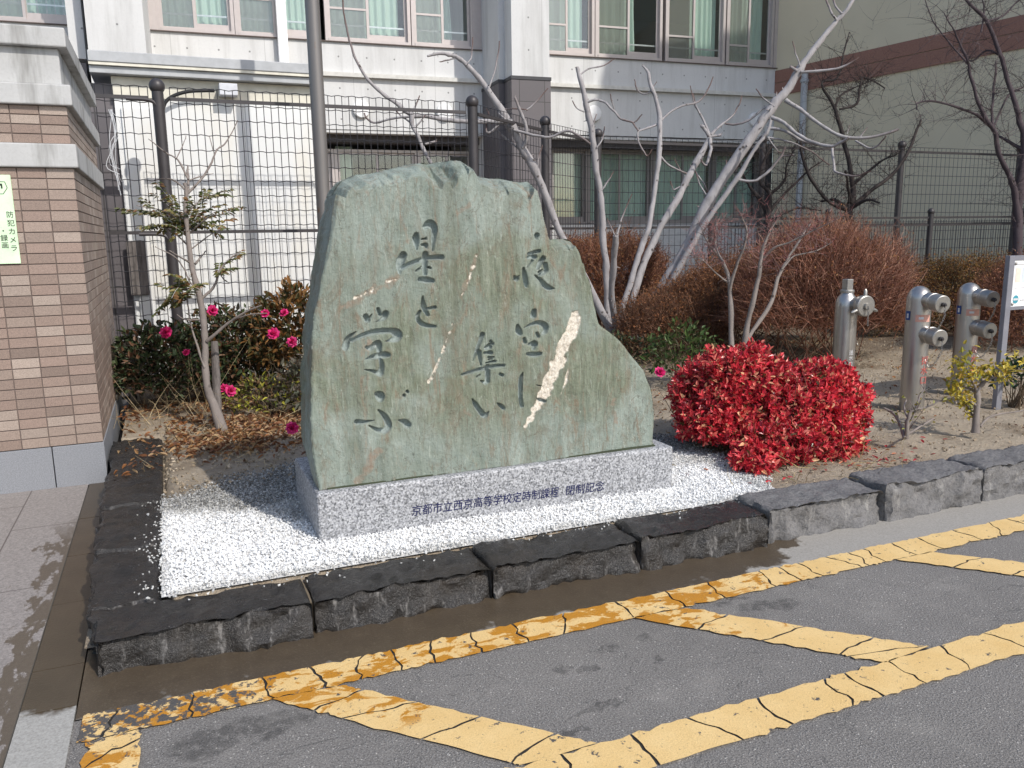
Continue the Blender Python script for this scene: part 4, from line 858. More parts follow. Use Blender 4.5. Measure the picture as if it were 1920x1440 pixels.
def hydrant(x, y, top, label):
    h = thing('standpipe', (x, y, .13), label, 'standpipe', 'stainless standpipes in the planter'); r = .09; c = (x, y, 0)
    prof = [(r, .10), (r, top - .1)] + [(r * math.cos(a), top - .1 + .1 * math.sin(a)) for a in np.linspace(.15, 1.57, 8)]
    G().lathe(c, (0, 0, 1), prof, 32).build('pipe', ST_.m, h, smooth=True, sharp=50)
    d = (-.22, -1, -.10)
    for z in (top - .105, top - .36):
        o, tip = outlet((x + .01, y - .045, z), d, .20, .066, h)
        chain([tip, tip + (.0, .0, -.1), tip + (-.01, .07, -.22), tip + (-.01, .12, -.17)], o)
    curved_patch(c, r + .002, -2.05, -1.5, top - .26, top - .19, BLU, 'blue_sticker', h); curved_patch(c, r + .003, -1.85, -1.65, top - .245, top - .21, WST, 'sticker_print', h)
    curved_patch(c, r + .002, -1.05, .2, top - .27, top - .215, PNK, 'pink_sticker', h); curved_patch(c, r + .003, -.8, -.4, top - .25, top - .232, WST, 'sticker_print', h)
    wrap_text('採水口', c, r, .0, .52, .07, RED, h)
    return h
hydrant(5.335, 4.57, 1.115, 'middle stainless standpipe with two capped outlets and faded red writing, behind the stubby bush')
hydrant(6.165, 4.79, 1.10, 'stainless standpipe with two capped outlets right beside the information board post')
h1 = thing('standpipe', (5.34, 5.3, .13), 'stainless standpipe with a square topped valve and one round lugged cap, behind the red bush', 'standpipe', 'stainless standpipes in the planter')
c = (5.335, 5.3, 0); r = .092
G().lathe(c, (0, 0, 1), [(r, .1), (r, .90), (r * .98, .94), (r * .8, .985), (.055, 1.005), (.05, 1.02)], 32).build('pipe', ST_.m, h1, smooth=True, sharp=45)
g = G(); g.lathe(c, (0, 0, 1), [(.05, 1.018), (.058, 1.02), (.058, 1.045), (.035, 1.05), (.034, 1.05)], 20); g.box(c[0] - .032, c[1] - .032, 1.045, c[0] + .032, c[1] + .032, 1.135); g.build('valve_spindle', ST2.m, h1, bevel=.004)
d = unit((-.1, -1, -.03)); o_ = np.array((c[0] + .02, c[1] - .05, .925)); g = G(); g.lathe(o_, d, [(.06, 0), (.062, .07), (.085, .10), (.085, .13)], 28); ou = g.build('hose_outlet', ST_.m, h1, smooth=True, sharp=40)
g = G(); e_ = o_ + d * .13; g.lathe(e_, d, [(.088, 0), (.088, .03), (.08, .036), (.03, .037), (.026, .055), (.0001, .056)], 30)
sx = unit(np.cross(d, (0, 0, 1)))
for a in (1.57, 3.5, 5.9): v = sx * math.cos(a) + np.array((0, 0, 1)) * math.sin(a); g.tube([e_ + d * .015 + v * .07, e_ + d * .015 + v * .125, e_ + d * .012 + v * .14], [.016, .014, .008], 8)
g.build('cap', ST2.m, ou, smooth=True, sharp=35); tip = e_ + d * .06; chain([tip, tip + (0, 0, -.08), tip + (.005, .0, -.16)], ou); chain([o_ + (.07, .02, -.18), o_ + (.075, .02, -.3), o_ + (.085, 0, -.36)], ou)
wrap_text('送水口', c, r, -.1, .50, .045, WHT, h1)

# ------------------------------------------------------------------ information board
ib = thing('information_board', (6.0, 4.3, .13), 'white information board on a grey steel post at the right edge', 'sign')
PS = plain('grey_post_paint', (.20, .20, .225), .5, .4); bx, by = 5.93, 4.29
G().box(bx - .03, by - .02, .12, bx + .03, by + .02, 1.335).build('post', PS, ib, bevel=.004)
G().box(bx + 1.2, by - .02, .12, bx + 1.26, by + .02, 1.335).build('post', PS, ib, bevel=.004)
fg = G(); fg.box(bx + .031, by - .018, 1.30, bx + 1.199, by + .018, 1.335); fg.box(bx + .031, by - .018, .92, bx + 1.199, by + .018, .945); fg.build('frame', PS, ib)
pa = G().box(bx + .031, by - .012, .9455, bx + 1.199, by + .0, 1.2995).build('panel', plain('white_board', (.82, .82, .83), .35), ib)
PASTEL = [plain('pale_orange_print', (.78, .66, .56), .5), plain('pale_blue_print', (.62, .68, .80), .5), plain('pale_rose_print', (.8, .68, .70), .5)]
for k in range(6): G().box(bx + .06 + k * .075, by - .0135, 1.13, bx + .115 + k * .075, by - .0121, 1.24).build('print_block', PASTEL[k % 3], pa)
g = G(); g.box(bx + .06, by - .0135, 1.265, bx + 1.1, by - .0121, 1.271); g.box(bx + .06, by - .0135, 1.085, bx + 1.1, by - .0121, 1.090)
for k in range(14): g.box(bx + .135 + k * .022, by - .0135, .987, bx + .150 + k * .022, by - .0121, .996)
g.build('print_line', plain('grey_print', (.45, .45, .45), .6), pa)
g = G(); g.lathe((bx + .085, by - .0121, 1.0), (0, -1, 0), [(.032, 0), (.032, .0012), (.0001, .0013)], 20); em = g.build('round_emblem', plain('teal_emblem', (.06, .30, .38), .5), pa)
g = G(); g.box(bx + .058, by - .0145, .992, bx + .112, by - .0136, 1.008); g.build('emblem_band', WST, em)
for z in (1.275, .965): G().lathe((bx + .05, by - .012, z), (0, -1, 0), [(.012, 0), (.012, .005), (.0001, .009)], 12).build('bolt', ST2.m, ib, smooth=True)

# ------------------------------------------------------------------ plants
LEAF = vcol('leaf', .5, .35, .25, 90, .2); REDLEAF = vcol('red_leaf', .30, .5, .25, 60, .25); TWIG = vcol('twig', .85, .2, 0, 60, .3); PETAL = vcol('petal', .55, .3, .3, 60, .12)
def bark(name, a, b, sc=18., knots=(.05, .04, .035), nar=.25, young=None):
    m = Mat(name, .85, .2); p = m.obj; n = m.noise(m.scale(p, (1, 1, nar)), sc, 5, .7); k = m.vor(p, 7.5)
    c = m.mix(n, a, b); c = m.mix(m.ramp(k, (.10, .9), (.17, 0)), c, knots); c = m.mix(m.ramp(m.noise(p, 6, 4), (.55, 0), (.7, .4)), c, tuple(x * .55 for x in a))
    if young: c = m.mix(m.n('SeparateColor', {0: m.attr()}).outputs[0], c, young)
    return m.set(color=c, normal=m.bump(m.noise(p, 60, 4, .7), .5, .006))
PALE = bark('pale_grey_bark', (.16, .145, .14), (.50, .48, .485), young=(.13, .085, .075)); GREYB = bark('grey_brown_bark', (.16, .135, .12), (.31, .27, .245)); DARKB = bark('dark_bark', (.028, .023, .022), (.07, .058, .055)); PURPB = bark('purple_brown_bark', (.045, .034, .038), (.10, .078, .085)); WEATH = wbm.m

RS = 1.
def limb(g, px, D0, D1, knobs=0., sides=8, k=4, end=None, young=0.):
    """px: (x, y, radius in photo pixels); depth runs from D0 to D1 metres"""
    P = np.array(px, float); L = np.concatenate([[0], np.cumsum(np.linalg.norm(np.diff(P[:, :2], axis=0), axis=1))]); t = L / L[-1]
    D = D0 + (D1 - D0) * t; W = np.array([np.append(dep(a, b, d), RS * r * d / FPX) for (a, b, r), d in zip(P, D)])
    S = spline(W, k) if len(W) > 2 else W; n = len(S)
    S[:, :3] += np.stack([fbm(np.c_[np.arange(n) * .55, np.full(n, P[0, 0] + q * 31), np.full(n, P[0, 1])], 3) for q in range(3)], 1) * np.array((.005, .009, .004)) * np.clip(np.arange(n) / 4, 0, 1)[:, None] * np.clip(D[0] / 9, .3, 1)
    r = np.maximum(S[:, 3], .0015) * (1 + .13 * fbm(np.c_[np.arange(n) * 1.3, np.full(n, P[0, 0]), np.zeros(n)], 2))
    t = np.linspace(0, 1, n); yc = np.clip((t - .35) * 2.2, 0, 1) * young * np.clip(1.6 - r / .012, 0, 1)
    g.tube(S[:, :3], r, sides, col=np.repeat(yc[:, None], 3, 1)); return S
def nodes_(g, S, n, r0=.35):
    """short bud spurs along a limb"""
    i = rng.integers(1, len(S), n); P = S[i, :3]; D = nrm(rdir(n) + np.array((0, 0, .6))); twigs(g, P, D, S[i, 3] * 1.6 + .008, S[i, 3] * r0 + .001, 2, .2, col=np.full((n, 3), .4))

# --- the big pale pruned tree
DT0 = 9.9; RS = .70
tree = thing('bare_tree', tuple(dep(1170, 640, DT0)[:2]) + (.13,), 'large pale barked bare tree with many pruned stems behind the stone', 'tree')
tg, bgm, tw_ = G(), G(), G()
stems = {
 'a': ([(1168, 655, 13), (1130, 590, 11), (1085, 500, 10), (1050, 437, 9.5), (1026, 375, 10), (1007, 330, 11), (990, 296, 12), (980, 280, 12), (967, 250, 12), (951, 227, 14), (933, 197, 8.5), (913, 167, 7.5), (893, 140, 7), (873, 120, 6), (857, 108, 5.5), (840, 102, 5), (820, 100, 4), (801, 105, 3)], -1.0),
 'b': ([(1160, 650, 12), (1142, 600, 10), (1138, 545, 9), (1136, 500, 9), (1131, 450, 9), (1128, 395, 8.5), (1124, 356, 8.5), (1118, 317, 8.5), (1112, 265, 8), (1107, 234, 8), (1100, 200, 7.5), (1097, 187, 7.5), (1088, 150, 6), (1082, 125, 5)], -.5),
 'c': ([(1165, 650, 11), (1163, 600, 8), (1176, 550, 8), (1195, 490, 8), (1208, 450, 8), (1219, 416, 7.5), (1226, 367, 7), (1232, 325, 7), (1236, 286, 7), (1237, 239, 6.5), (1236, 219, 6.5), (1230, 187, 5.5), (1220, 160, 5), (1215, 135, 4), (1203, 123, 2)], .3),
 'd': ([(1172, 650, 12), (1180, 590, 10), (1203, 505, 10), (1227, 450, 9.5), (1250, 406, 9), (1273, 367, 9), (1289, 335, 9), (1302, 312, 9), (1315, 289, 9), (1331, 260, 8)], .5),
 'e': ([(1175, 655, 22), (1195, 610, 17), (1230, 558, 16), (1262, 508, 16), (1287, 467, 16), (1320, 395, 15), (1357, 333, 14.5), (1390, 283, 14), (1420, 240, 13), (1440, 213, 13), (1457, 190, 13), (1480, 163, 11), (1495, 136, 11), (1510, 113, 9), (1533, 83, 8), (1560, 50, 7), (1580, 27, 6), (1597, 3, 5), (1608, -25, 4)], -.4),
 'f': ([(1188, 650, 12), (1215, 600, 9), (1245, 550, 8.5), (1293, 467, 8), (1323, 417, 7.5), (1357, 370, 7), (1383, 333, 7), (1407, 293, 5.5), (1427, 263, 5), (1437, 250, 5), (1445, 225, 4)], -.6),
 'g': ([(1162, 650, 11), (1148, 560, 9), (1150, 500, 8.5), (1155, 441, 8)], -.9)}
for k, (px, dz) in stems.items():
    S = limb(tg, px, DT0, DT0 + dz, sides=12); nodes_(tg, S, 22)
tg.lathe(dep(1170, 668, DT0), (0.05, 0, 1), [(.22, -.12), (.19, .05), (.16, .15), (.10, .26)], 16)
def Dk(k, f): return DT0 + stems[k][1] * f
br_ = [('a', .75, -.5, [(948, 228, 8), (900, 228, 6.5), (860, 227, 6), (820, 222, 5.5), (790, 217, 6), (772, 216, 7), (745, 195, 5.5), (720, 178, 5), (700, 160, 4.5), (680, 135, 4), (665, 105, 3.5), (655, 75, 3), (648, 45, 2.5), (643, 15, 2.2), (641, -25, 2)]),
 ('a', 1.2, -.1, [(772, 216, 7), (774, 234, 6), (785, 260, 5), (797, 285, 5), (812, 318, 5), (825, 345, 5)]), ('a', 1.2, .1, [(797, 270, 3), (818, 265, 3.5)]), ('a', 1.2, .2, [(770, 219, 3), (735, 222, 3), (705, 230, 3), (690, 225, 2.5), (683, 212, 2)]),
 ('a', 1.2, 0, [(772, 216, 3), (780, 198, 2.5), (786, 180, 1.5)]), ('a', 1.2, 0, [(780, 237, 2.5), (790, 225, 2), (798, 214, 1.2)]), ('a', 1.2, .1, [(770, 230, 2.5), (752, 217, 2), (742, 208, 1.5)]), ('a', .95, .1, [(873, 122, 2), (884, 105, 1.8), (886, 70, 1.2)]),
 ('a', .9, .1, [(915, 172, 2), (925, 140, 1.8), (933, 105, 1.8), (937, 77, 1.2)]), ('a', .65, -.2, [(980, 277, 5), (988, 260, 5), (986, 235, 4.5), (976, 210, 4.5), (965, 183, 3.5)]), ('a', .7, 0, [(984, 208, 2), (1002, 195, 2), (1028, 165, 1.3)]),
 ('a', .7, -.3, [(960, 243, 4), (1000, 253, 3.5), (1030, 257, 3.5), (1065, 245, 3.5), (1085, 255, 3), (1108, 270, 2.5)]), ('a', .5, 0, [(1007, 333, 2.2), (1009, 300, 2), (1017, 273, 1.2)]), ('a', .6, 0, [(985, 290, 2.5), (950, 260, 2.5), (925, 235, 2), (912, 204, 1.3)]), ('a', .75, 0, [(935, 235, 3), (915, 250, 3), (912, 232, 2)]), ('a', .75, 0, [(948, 224, 3), (935, 210, 2), (955, 204, 2), (990, 206, 1.4)]), ('a', .93, 0, [(858, 108, 2), (840, 113, 2), (825, 116, 1.2)]),
 ('b', .95, .1, [(1088, 140, 2), (1105, 128, 2), (1125, 125, 2), (1140, 118, 1.8), (1151, 109, 1.2)]), ('b', .9, -.2, [(1100, 192, 3.5), (1115, 187, 3.2), (1130, 190, 3), (1150, 208, 3), (1165, 222, 2.6), (1185, 230, 2.4), (1197, 246, 2)]), ('b', .9, -.1, [(1152, 208, 2), (1148, 192, 1.8), (1144, 176, 1.2)]), ('b', .9, -.1, [(1166, 223, 2), (1190, 229, 2), (1204, 214, 1.2)]), ('b', .9, 0, [(1096, 210, 2), (1081, 202, 1.8), (1073, 188, 1.2)]), ('b', .8, 0, [(1119, 277, 2.4), (1130, 260, 2), (1134, 237, 1.2)]), ('b', .6, 0, [(1128, 357, 2.6), (1140, 340, 2.2), (1152, 321, 1.3)]), ('b', .85, 0, [(1111, 236, 2.2), (1118, 215, 1.2)]),
 ('c', .95, .1, [(1224, 167, 2), (1210, 177, 2), (1195, 168, 2), (1189, 149, 1.2)]), ('c', .95, 0, [(1222, 167, 2), (1231, 154, 1)]), ('c', .85, .1, [(1237, 228, 3), (1255, 212, 2.8), (1275, 200, 2.6), (1310, 190, 2.4), (1326, 170, 2), (1337, 144, 1.3)]), ('c', .85, -.2, [(1236, 232, 3), (1215, 240, 2.8), (1197, 248, 2.5), (1197, 265, 2.4), (1207, 285, 2), (1215, 292, 1.8), (1223, 279, 1.2)]), ('c', .7, .2, [(1236, 291, 3), (1255, 310, 2.8), (1275, 320, 2.4), (1293, 328, 2)]),
 ('d', .95, -.2, [(1331, 260, 6), (1332, 280, 4.5), (1328, 300, 4), (1322, 310, 3.2), (1314, 299, 2.2)]), ('d', 1., .1, [(1331, 255, 4), (1320, 228, 3.2), (1308, 205, 2.8), (1303, 195, 2.4), (1298, 174, 1.4)]), ('d', 1., 0, [(1312, 213, 2), (1301, 190, 1.8), (1295, 160, 1.2)]), ('d', 1., .1, [(1333, 253, 5), (1347, 238, 4), (1358, 230, 3), (1376, 214, 2.4), (1385, 196, 2), (1391, 179, 1.3)]), ('d', 1., 0, [(1331, 258, 5), (1320, 240, 5), (1314, 236, 4)]), ('d', 1., 0, [(1333, 256, 4), (1352, 253, 3.5)]), ('d', .8, 0, [(1289, 335, 2.2), (1275, 320, 1.8), (1265, 298, 1.1)]), ('d', .7, 0, [(1275, 350, 2), (1262, 355, 1.8), (1257, 339, 1.2)]), ('d', .85, 0, [(1304, 322, 2.4), (1320, 345, 2), (1328, 361, 1.6)]),
 ('e', .97, 0, [(1569, 38, 3), (1556, 18, 3), (1545, -8, 2.4)]), ('e', .97, .1, [(1579, 26, 3), (1567, 12, 2.6), (1561, -8, 2.2)]), ('e', .9, 0, [(1500, 124, 2), (1492, 100, 1.8), (1486, 77, 1.2)]), ('e', .9, 0, [(1495, 133, 4.5), (1482, 125, 3.5)]), ('e', .9, -.2, [(1502, 135, 4), (1540, 133, 3.4), (1575, 127, 3), (1598, 116, 2.2), (1611, 107, 1.5)]),
 ('e', .8, -.5, [(1473, 188, 6), (1500, 205, 5), (1530, 228, 4.6), (1560, 248, 4.4), (1590, 258, 4.6), (1630, 257, 4), (1670, 248, 3.6), (1686, 242, 2.6)]), ('e', .75, -.6, [(1446, 220, 5.5), (1470, 230, 4.8), (1490, 248, 4.6), (1520, 265, 4.4), (1555, 275, 4.4), (1575, 268, 4), (1592, 257, 3.4)]), ('e', .72, -.3, [(1438, 240, 4.5), (1470, 245, 3.8), (1500, 262, 3.6), (1525, 270, 3.2), (1552, 273, 2.8)]), ('e', .85, -.5, [(1560, 275, 4), (1563, 305, 3.4), (1567, 322, 3), (1580, 326, 2.4), (1605, 330, 2.2), (1632, 321, 1.4)]), ('e', .85, -.3, [(1604, 264, 3), (1632, 278, 2.6), (1650, 268, 2.2), (1661, 254, 1.4)]), ('e', .7, -.2, [(1440, 258, 3), (1465, 262, 2.6), (1492, 270, 2.2), (1530, 290, 1.8), (1555, 310, 1.6)]),
 ('e', .85, 0, [(1588, 252, 2), (1593, 235, 1)]), ('e', .85, 0, [(1612, 258, 2), (1626, 239, 1)]), ('e', .75, .3, [(1455, 195, 4), (1430, 205, 3.2), (1405, 225, 3), (1380, 233, 2.8), (1358, 232, 2.2)]), ('e', .8, .1, [(1452, 200, 2.4), (1432, 185, 2), (1417, 167, 1.3)]), ('e', .5, 0, [(1362, 325, 2.2), (1362, 300, 1.2)]), ('e', .4, .1, [(1330, 375, 2.4), (1312, 345, 2), (1303, 320, 1.3)]),
 ('f', .75, -.2, [(1385, 337, 4), (1410, 340, 3.6), (1430, 330, 3.6), (1450, 312, 3.4), (1465, 292, 2.8), (1473, 277, 1.8)]), ('f', .75, -.2, [(1464, 293, 2.4), (1488, 291, 1.6)]), ('f', .9, 0, [(1440, 258, 2), (1455, 280, 1.6), (1467, 288, 1.2)]),
 ('g', 1., 0, [(1157, 440, 3), (1166, 410, 2.4), (1185, 364, 1.3)]), ('g', 1., 0, [(1152, 440, 2.4), (1138, 410, 1.4)])]
for k, f, dz, px in br_:
    bgm = G(); S = limb(bgm, px, Dk(k, f), Dk(k, f) + dz, sides=7, young=1.); nodes_(bgm, S, 3 + len(px)); bgm.build('branch', PALE, tree, smooth=True)
tg.build('trunk', PALE, tree, smooth=True)

# --- young tree in front of the white shed
yt = thing('young_tree', (.27, 6.47, .13), 'slim young grey tree with sparse olive leaves in front of the white shed', 'tree')
D0 = 6.02; RS = .72; g = G(); g2 = G()
limb(g, [(418, 812, 16), (405, 770, 12), (391, 735, 10), (385, 690, 8.5), (384, 640, 8.5), (380, 590, 8), (370, 540, 8), (360, 500, 7), (353, 440, 6), (347, 390, 5.5), (350, 360, 5), (346, 345, 5)], D0, D0 - .1, sides=10)
yb = [[(352, 362, 4), (375, 339, 3), (397, 304, 2.5), (406, 282, 2.2), (425, 265, 1.8), (446, 226, 1)], [(352, 362, 3), (333, 343, 2.2), (312, 335, 1.8), (289, 338, 1.2)], [(353, 336, 3.4), (333, 300, 2.2), (312, 286, 1.8), (279, 260, 1)], [(331, 297, 1.6), (340, 279, 1.4), (349, 254, 1)], [(400, 283, 1.4), (393, 256, 1)], [(354, 362, 3), (352, 330, 3), (353, 310, 2)], [(354, 338, 2), (380, 330, 1.6), (400, 325, 1)],
  [(388, 640, 5), (415, 617, 4), (439, 598, 3.4), (465, 583, 2.8), (490, 572, 2)], [(440, 598, 1.8), (470, 590, 1.6), (500, 588, 1.2)], [(378, 560, 5), (395, 545, 4), (405, 530, 3.4), (411, 509, 3), (432, 484, 2.4), (451, 472, 1.4)], [(411, 509, 2), (420, 525, 1.6), (430, 530, 1)], [(370, 545, 3), (356, 528, 2.2), (345, 505, 2), (325, 480, 1.6), (290, 462, 1.1)], [(360, 495, 3), (335, 480, 2), (318, 470, 1.6)], [(366, 495, 3), (378, 480, 2), (388, 470, 1.4)], [(384, 690, 3.4), (370, 650, 3), (358, 610, 2.4), (352, 570, 2), (350, 540, 1.5)], [(386, 600, 2.2), (365, 600, 2), (345, 598, 1.6), (332, 590, 1)], [(353, 430, 2.4), (335, 415, 2), (318, 400, 1.8), (292, 392, 1.2), (255, 385, 1)], [(352, 440, 2.4), (375, 420, 2), (395, 405, 1.6), (420, 402, 1)], [(350, 400, 2.4), (365, 385, 1.8), (400, 365, 1.3), (432, 357, 1)], [(355, 470, 2), (395, 440, 1.6), (415, 430, 1)], [(352, 460, 2), (330, 440, 1.8), (305, 425, 1.2)], [(350, 415, 2), (320, 385, 1.5), (295, 375, 1)]]
for px in yb: g2 = G(); S = limb(g2, px, D0 - .05, D0 + rng.uniform(-.35, .3), sides=6); nodes_(g2, S, 4); g2.build('branch', GREYB, yt, smooth=True)
g.build('trunk', GREYB, yt, smooth=True)
def pinnate(gl_, gt, px, Dd, cols, n=7, LL=.05, rs=None):
    P = np.array([dep(a, b, d) for (a, b), d in zip(px, np.linspace(Dd[0], Dd[1], len(px)))]); S = spline(P, 5); gt.tube(S, .0016, 4)
    L = np.concatenate([[0], np.cumsum(np.linalg.norm(np.diff(S, axis=0), axis=1))])
    m = max(3, int(L[-1] / .022)); 
    for i in range(1, m + 1):
        k = min(len(S) - 2, np.searchsorted(L, L[-1] * i / m) - 1); t = unit(S[k + 1] - S[k]); sd_ = unit(np.cross(t, (0, 0, 1)) + .01)
        for s in (-1, 1):
            d = unit(sd_ * s + t * .5 + np.array((0, 0, rng.uniform(-.5, .1)))); leaves(gl_, S[k][None], d[None], np.array([[rng.normal() * .4, -.5 + rng.normal() * .3, 1.]]), LL * rng.uniform(.7, 1.2), LL * .5, pick(1, cols))
gl1 = G(); gt1 = G(); olive = [(.10, .12, .035), (.16, .15, .05), (.22, .12, .05), (.07, .09, .03), (.26, .22, .08)]
for px in ([(340, 420), (310, 405), (270, 395), (215, 390)], [(335, 425), (300, 400), (262, 372)], [(340, 430), (330, 400), (300, 372), (285, 363)], [(345, 440), (320, 425), (285, 425), (258, 430)], [(350, 430), (330, 405), (325, 380), (318, 365)], [(350, 420), (360, 395), (350, 372)], [(355, 430), (380, 410), (420, 400), (442, 390)], [(355, 435), (385, 425), (410, 430), (425, 435)], [(355, 425), (375, 395), (385, 365), (388, 352)], [(385, 375), (410, 362), (438, 357)], [(350, 430), (340, 415), (318, 420), (300, 440)], [(345, 415), (322, 398), (300, 400)], [(352, 425), (365, 405), (395, 388), (420, 382)], [(345, 425), (332, 418), (330, 440), (318, 455)],
           [(350, 545), (330, 535), (310, 540), (298, 530)], [(350, 550), (325, 555), (305, 575), (298, 582)], [(352, 540), (335, 520), (315, 518)], [(355, 555), (340, 565), (325, 580)], [(410, 520), (425, 510), (440, 505)], [(420, 495), (440, 488), (448, 480)], [(350, 560), (365, 540), (385, 535)], [(345, 530), (330, 545), (322, 560)]):
    q = np.array(px, float); q[:, 1] += rng.normal() * 3
    pinnate(gl1, gt1, q, (D0 - .05, D0 + rng.uniform(-.35, .35)), olive)
    q2 = q + np.linspace(0, 1, len(q))[:, None] * rng.normal(size=2) * 16; pinnate(gl1, gt1, q2, (D0 - .05, D0 + rng.uniform(-.4, .4)), olive)
gl1.build('foliage', LEAF, yt); gt1.build('leaf_stalk', TWIG, yt)
sk = G(); sk.tube([dep(402, 640, 6.2), dep(405, 700, 6.2), dep(409, 790, 6.2)], [.026, .03, .031], 10); sk_ = tag(sk.build('wooden_stake', WEATH), 'short weathered wooden stake standing beside the young tree', 'stake')

# --- generic twig bush
def dome(n, c, R, r=rng, lo=-.1):
    d = rdir(n * 3, r); d = d[d[:, 2] > lo][:n]; return np.array(c) + d * np.array(R) * (r.uniform(.55, 1., (len(d), 1)) ** .5), d
def twig_bush(name, label, c, R, n, cols, lcols, nl, cat='bush', group=None, tl=.22, tr=.0032, up=.35, ll=.026, z0=.13, lo=-.15, stem=40, rough=.18):
    t = thing(name, (c[0], c[1], z0), label, cat, group); g = G(); base = np.array((c[0], c[1], z0))
    P, d = dome(n, c, R, lo=lo); k = 1 + rough * fbm(d * 2.3 + c[0], 3); P = np.array(c) + (P - np.array(c)) * k[:, None]; P[:, 2] = np.maximum(P[:, 2], z0 + .02)
    dirs = nrm(d * .8 + rdir(len(P)) * .7 + np.array((0, 0, up))); pts = twigs(g, P - dirs * tl * .6, dirs, tl * rng.uniform(.6, 1.4, len(P)), tr * rng.uniform(.6, 1.5, len(P)), 3, .25, col=pick(len(P), cols))
    Q = np.concatenate([pts[1], pts[2]]); i = rng.integers(0, len(Q), n); dd = nrm(rdir(n) + np.array((0, 0, up))); p2 = twigs(g, Q[i], dd, tl * .5 * rng.uniform(.5, 1.3, n), tr * .6, 2, .3, col=pick(n, cols))
    g.build('twigs', TWIG, t)
    s = G(); a = np.c_[rng.normal(size=(stem, 2)) * np.array(R[:2]) * .28, np.zeros(stem)] + base; tgt, _ = dome(stem, c, np.array(R) * .85, lo=lo); m = min(len(a), len(tgt)); a, tgt = a[:m], tgt[:m]
    twigs(s, a, tgt - a, np.linalg.norm(tgt - a, axis=1), .007, 5, .12, col=pick(m, cols)); s.build('stems', TWIG, t)
    if nl:
        f = G(); A = np.concatenate([pts[2], pts[3], p2[1], p2[2]]); i = rng.integers(0, len(A), nl); dd = rdir(nl); leaves(f, A[i], dd, rdir(nl), ll * rng.uniform(.6, 1.3, nl), ll * .5, pick(nl, lcols)); f.build('leaves', LEAF, t)
    return t
rb = [(.22, .10, .065), (.29, .13, .08), (.14, .07, .05), (.34, .19, .12)]; rl = [(.22, .075, .03), (.30, .13, .05), (.15, .05, .03), (.34, .18, .07)]
c = dep(1135, 505, 10.7); twig_bush('twiggy_shrub', 'rounded russet twiggy bush between the stone and the pale tree', (c[0], c[1], .72), (1.0, .6, .85), 7500, rb, rl, 15000, tl=.2, group='russet leafless bushes')
c = dep(1545, 560, 8.75); twig_bush('twiggy_shrub', 'big reddish leafless clipped bush behind the standpipes', (c[0], c[1], .72), (1.05, .8, .83), 11000, [(.25, .11, .07), (.33, .155, .105), (.16, .075, .05), (.42, .24, .17)], rl, 7000, tl=.28, tr=.0034, up=.5, group='russet leafless bushes')
c = dep(1400, 560, 9.9); twig_bush('hedge', 'dark brown hedge with orange leaves behind the thin red tipped shrub tree', (c[0], c[1], .5), (1.5, .55, .72), 7000, [(.12, .06, .04), (.19, .095, .055), (.25, .125, .075)], [(.26, .105, .04), (.34, .14, .05), (.16, .085, .04), (.38, .18, .07)], 15000, cat='hedge', group='clipped hedges')
c = dep(1260, 580, 9.4); twig_bush('hedge', 'low dark brown ragged hedge at the foot of the pale tree', (c[0], c[1], .36), (.75, .45, .52), 4200, [(.12, .06, .04), (.18, .09, .055), (.22, .12, .08)], [(.24, .10, .04), (.32, .13, .05), (.15, .09, .045)], 8500, cat='hedge', group='clipped hedges')
c = dep(1770, 560, 11.2); twig_bush('hedge', 'flat topped orange brown hedge behind the two capped standpipes', (c[0] + .3, c[1], .38), (1.9, .6, .78), 5200, [(.10, .055, .03), (.15, .085, .045)], [(.28, .13, .03), (.36, .18, .045), (.17, .095, .035), (.2, .16, .05)], 22000, cat='hedge', group='clipped hedges', rough=.08)
c = dep(1910, 540, 9.4); twig_bush('hedge', 'russet hedge behind the information board', (c[0] + .35, c[1], .42), (1.1, .6, .82), 5200, [(.16, .075, .05), (.22, .105, .07)], [(.28, .11, .06), (.36, .17, .07), (.19, .08, .05)], 15000, cat='hedge', group='clipped hedges', rough=.1)

# --- shrub tree with red twig tips
st = thing('shrub_tree', tuple(gz(1385, 668, .15)[:2]) + (.13,), 'thin many stemmed shrub tree with reddish twig tips behind the red bush', 'tree'); D0 = 7.6; RS = .62; g = G(); g2 = G(); S_ = []
for px, dz in (([(1372, 690, 9), (1371, 620, 8), (1369, 560, 7.5), (1366, 520, 6), (1355, 490, 5), (1335, 465, 3.5), (1318, 440, 2)], .2), ([(1393, 690, 9), (1400, 620, 8), (1413, 560, 7.5), (1424, 505, 6.5), (1430, 470, 5), (1440, 440, 3.5), (1455, 415, 2)], -.2), ([(1398, 640, 7), (1425, 600, 6.5), (1447, 565, 6), (1460, 520, 5), (1478, 485, 4), (1500, 450, 3), (1520, 420, 2)], .3), ([(1368, 545, 5), (1380, 500, 4.5), (1395, 465, 3.5), (1400, 430, 2.5), (1390, 405, 1.6)], -.3), ([(1427, 490, 4), (1450, 465, 3.5), (1480, 455, 2.6), (1510, 440, 2), (1550, 420, 1.4)], -.3), ([(1355, 490, 3), (1345, 470, 3), (1340, 445, 2), (1345, 420, 1.4)], .3), ([(1466, 505, 3), (1490, 480, 2.4), (1530, 470, 1.8), (1560, 455, 1.2)], .1), ([(1366, 530, 3), (1345, 515, 2.2), (1320, 490, 1.6), (1300, 482, 1.2)], -.2)):
    S = limb(g, px, D0, D0 + dz); S_.append(S)
A = np.concatenate([S[len(S) // 2:] for S in S_]); n = 260; i = rng.integers(0, len(A), n); pts = twigs(g2, A[i, :3], nrm(rdir(n) * .9 + np.array((.1, 0, .7))), rng.uniform(.08, .24, n), .0032, 3, .35, col=pick(n, [(.20, .14, .125), (.27, .19, .17)]))
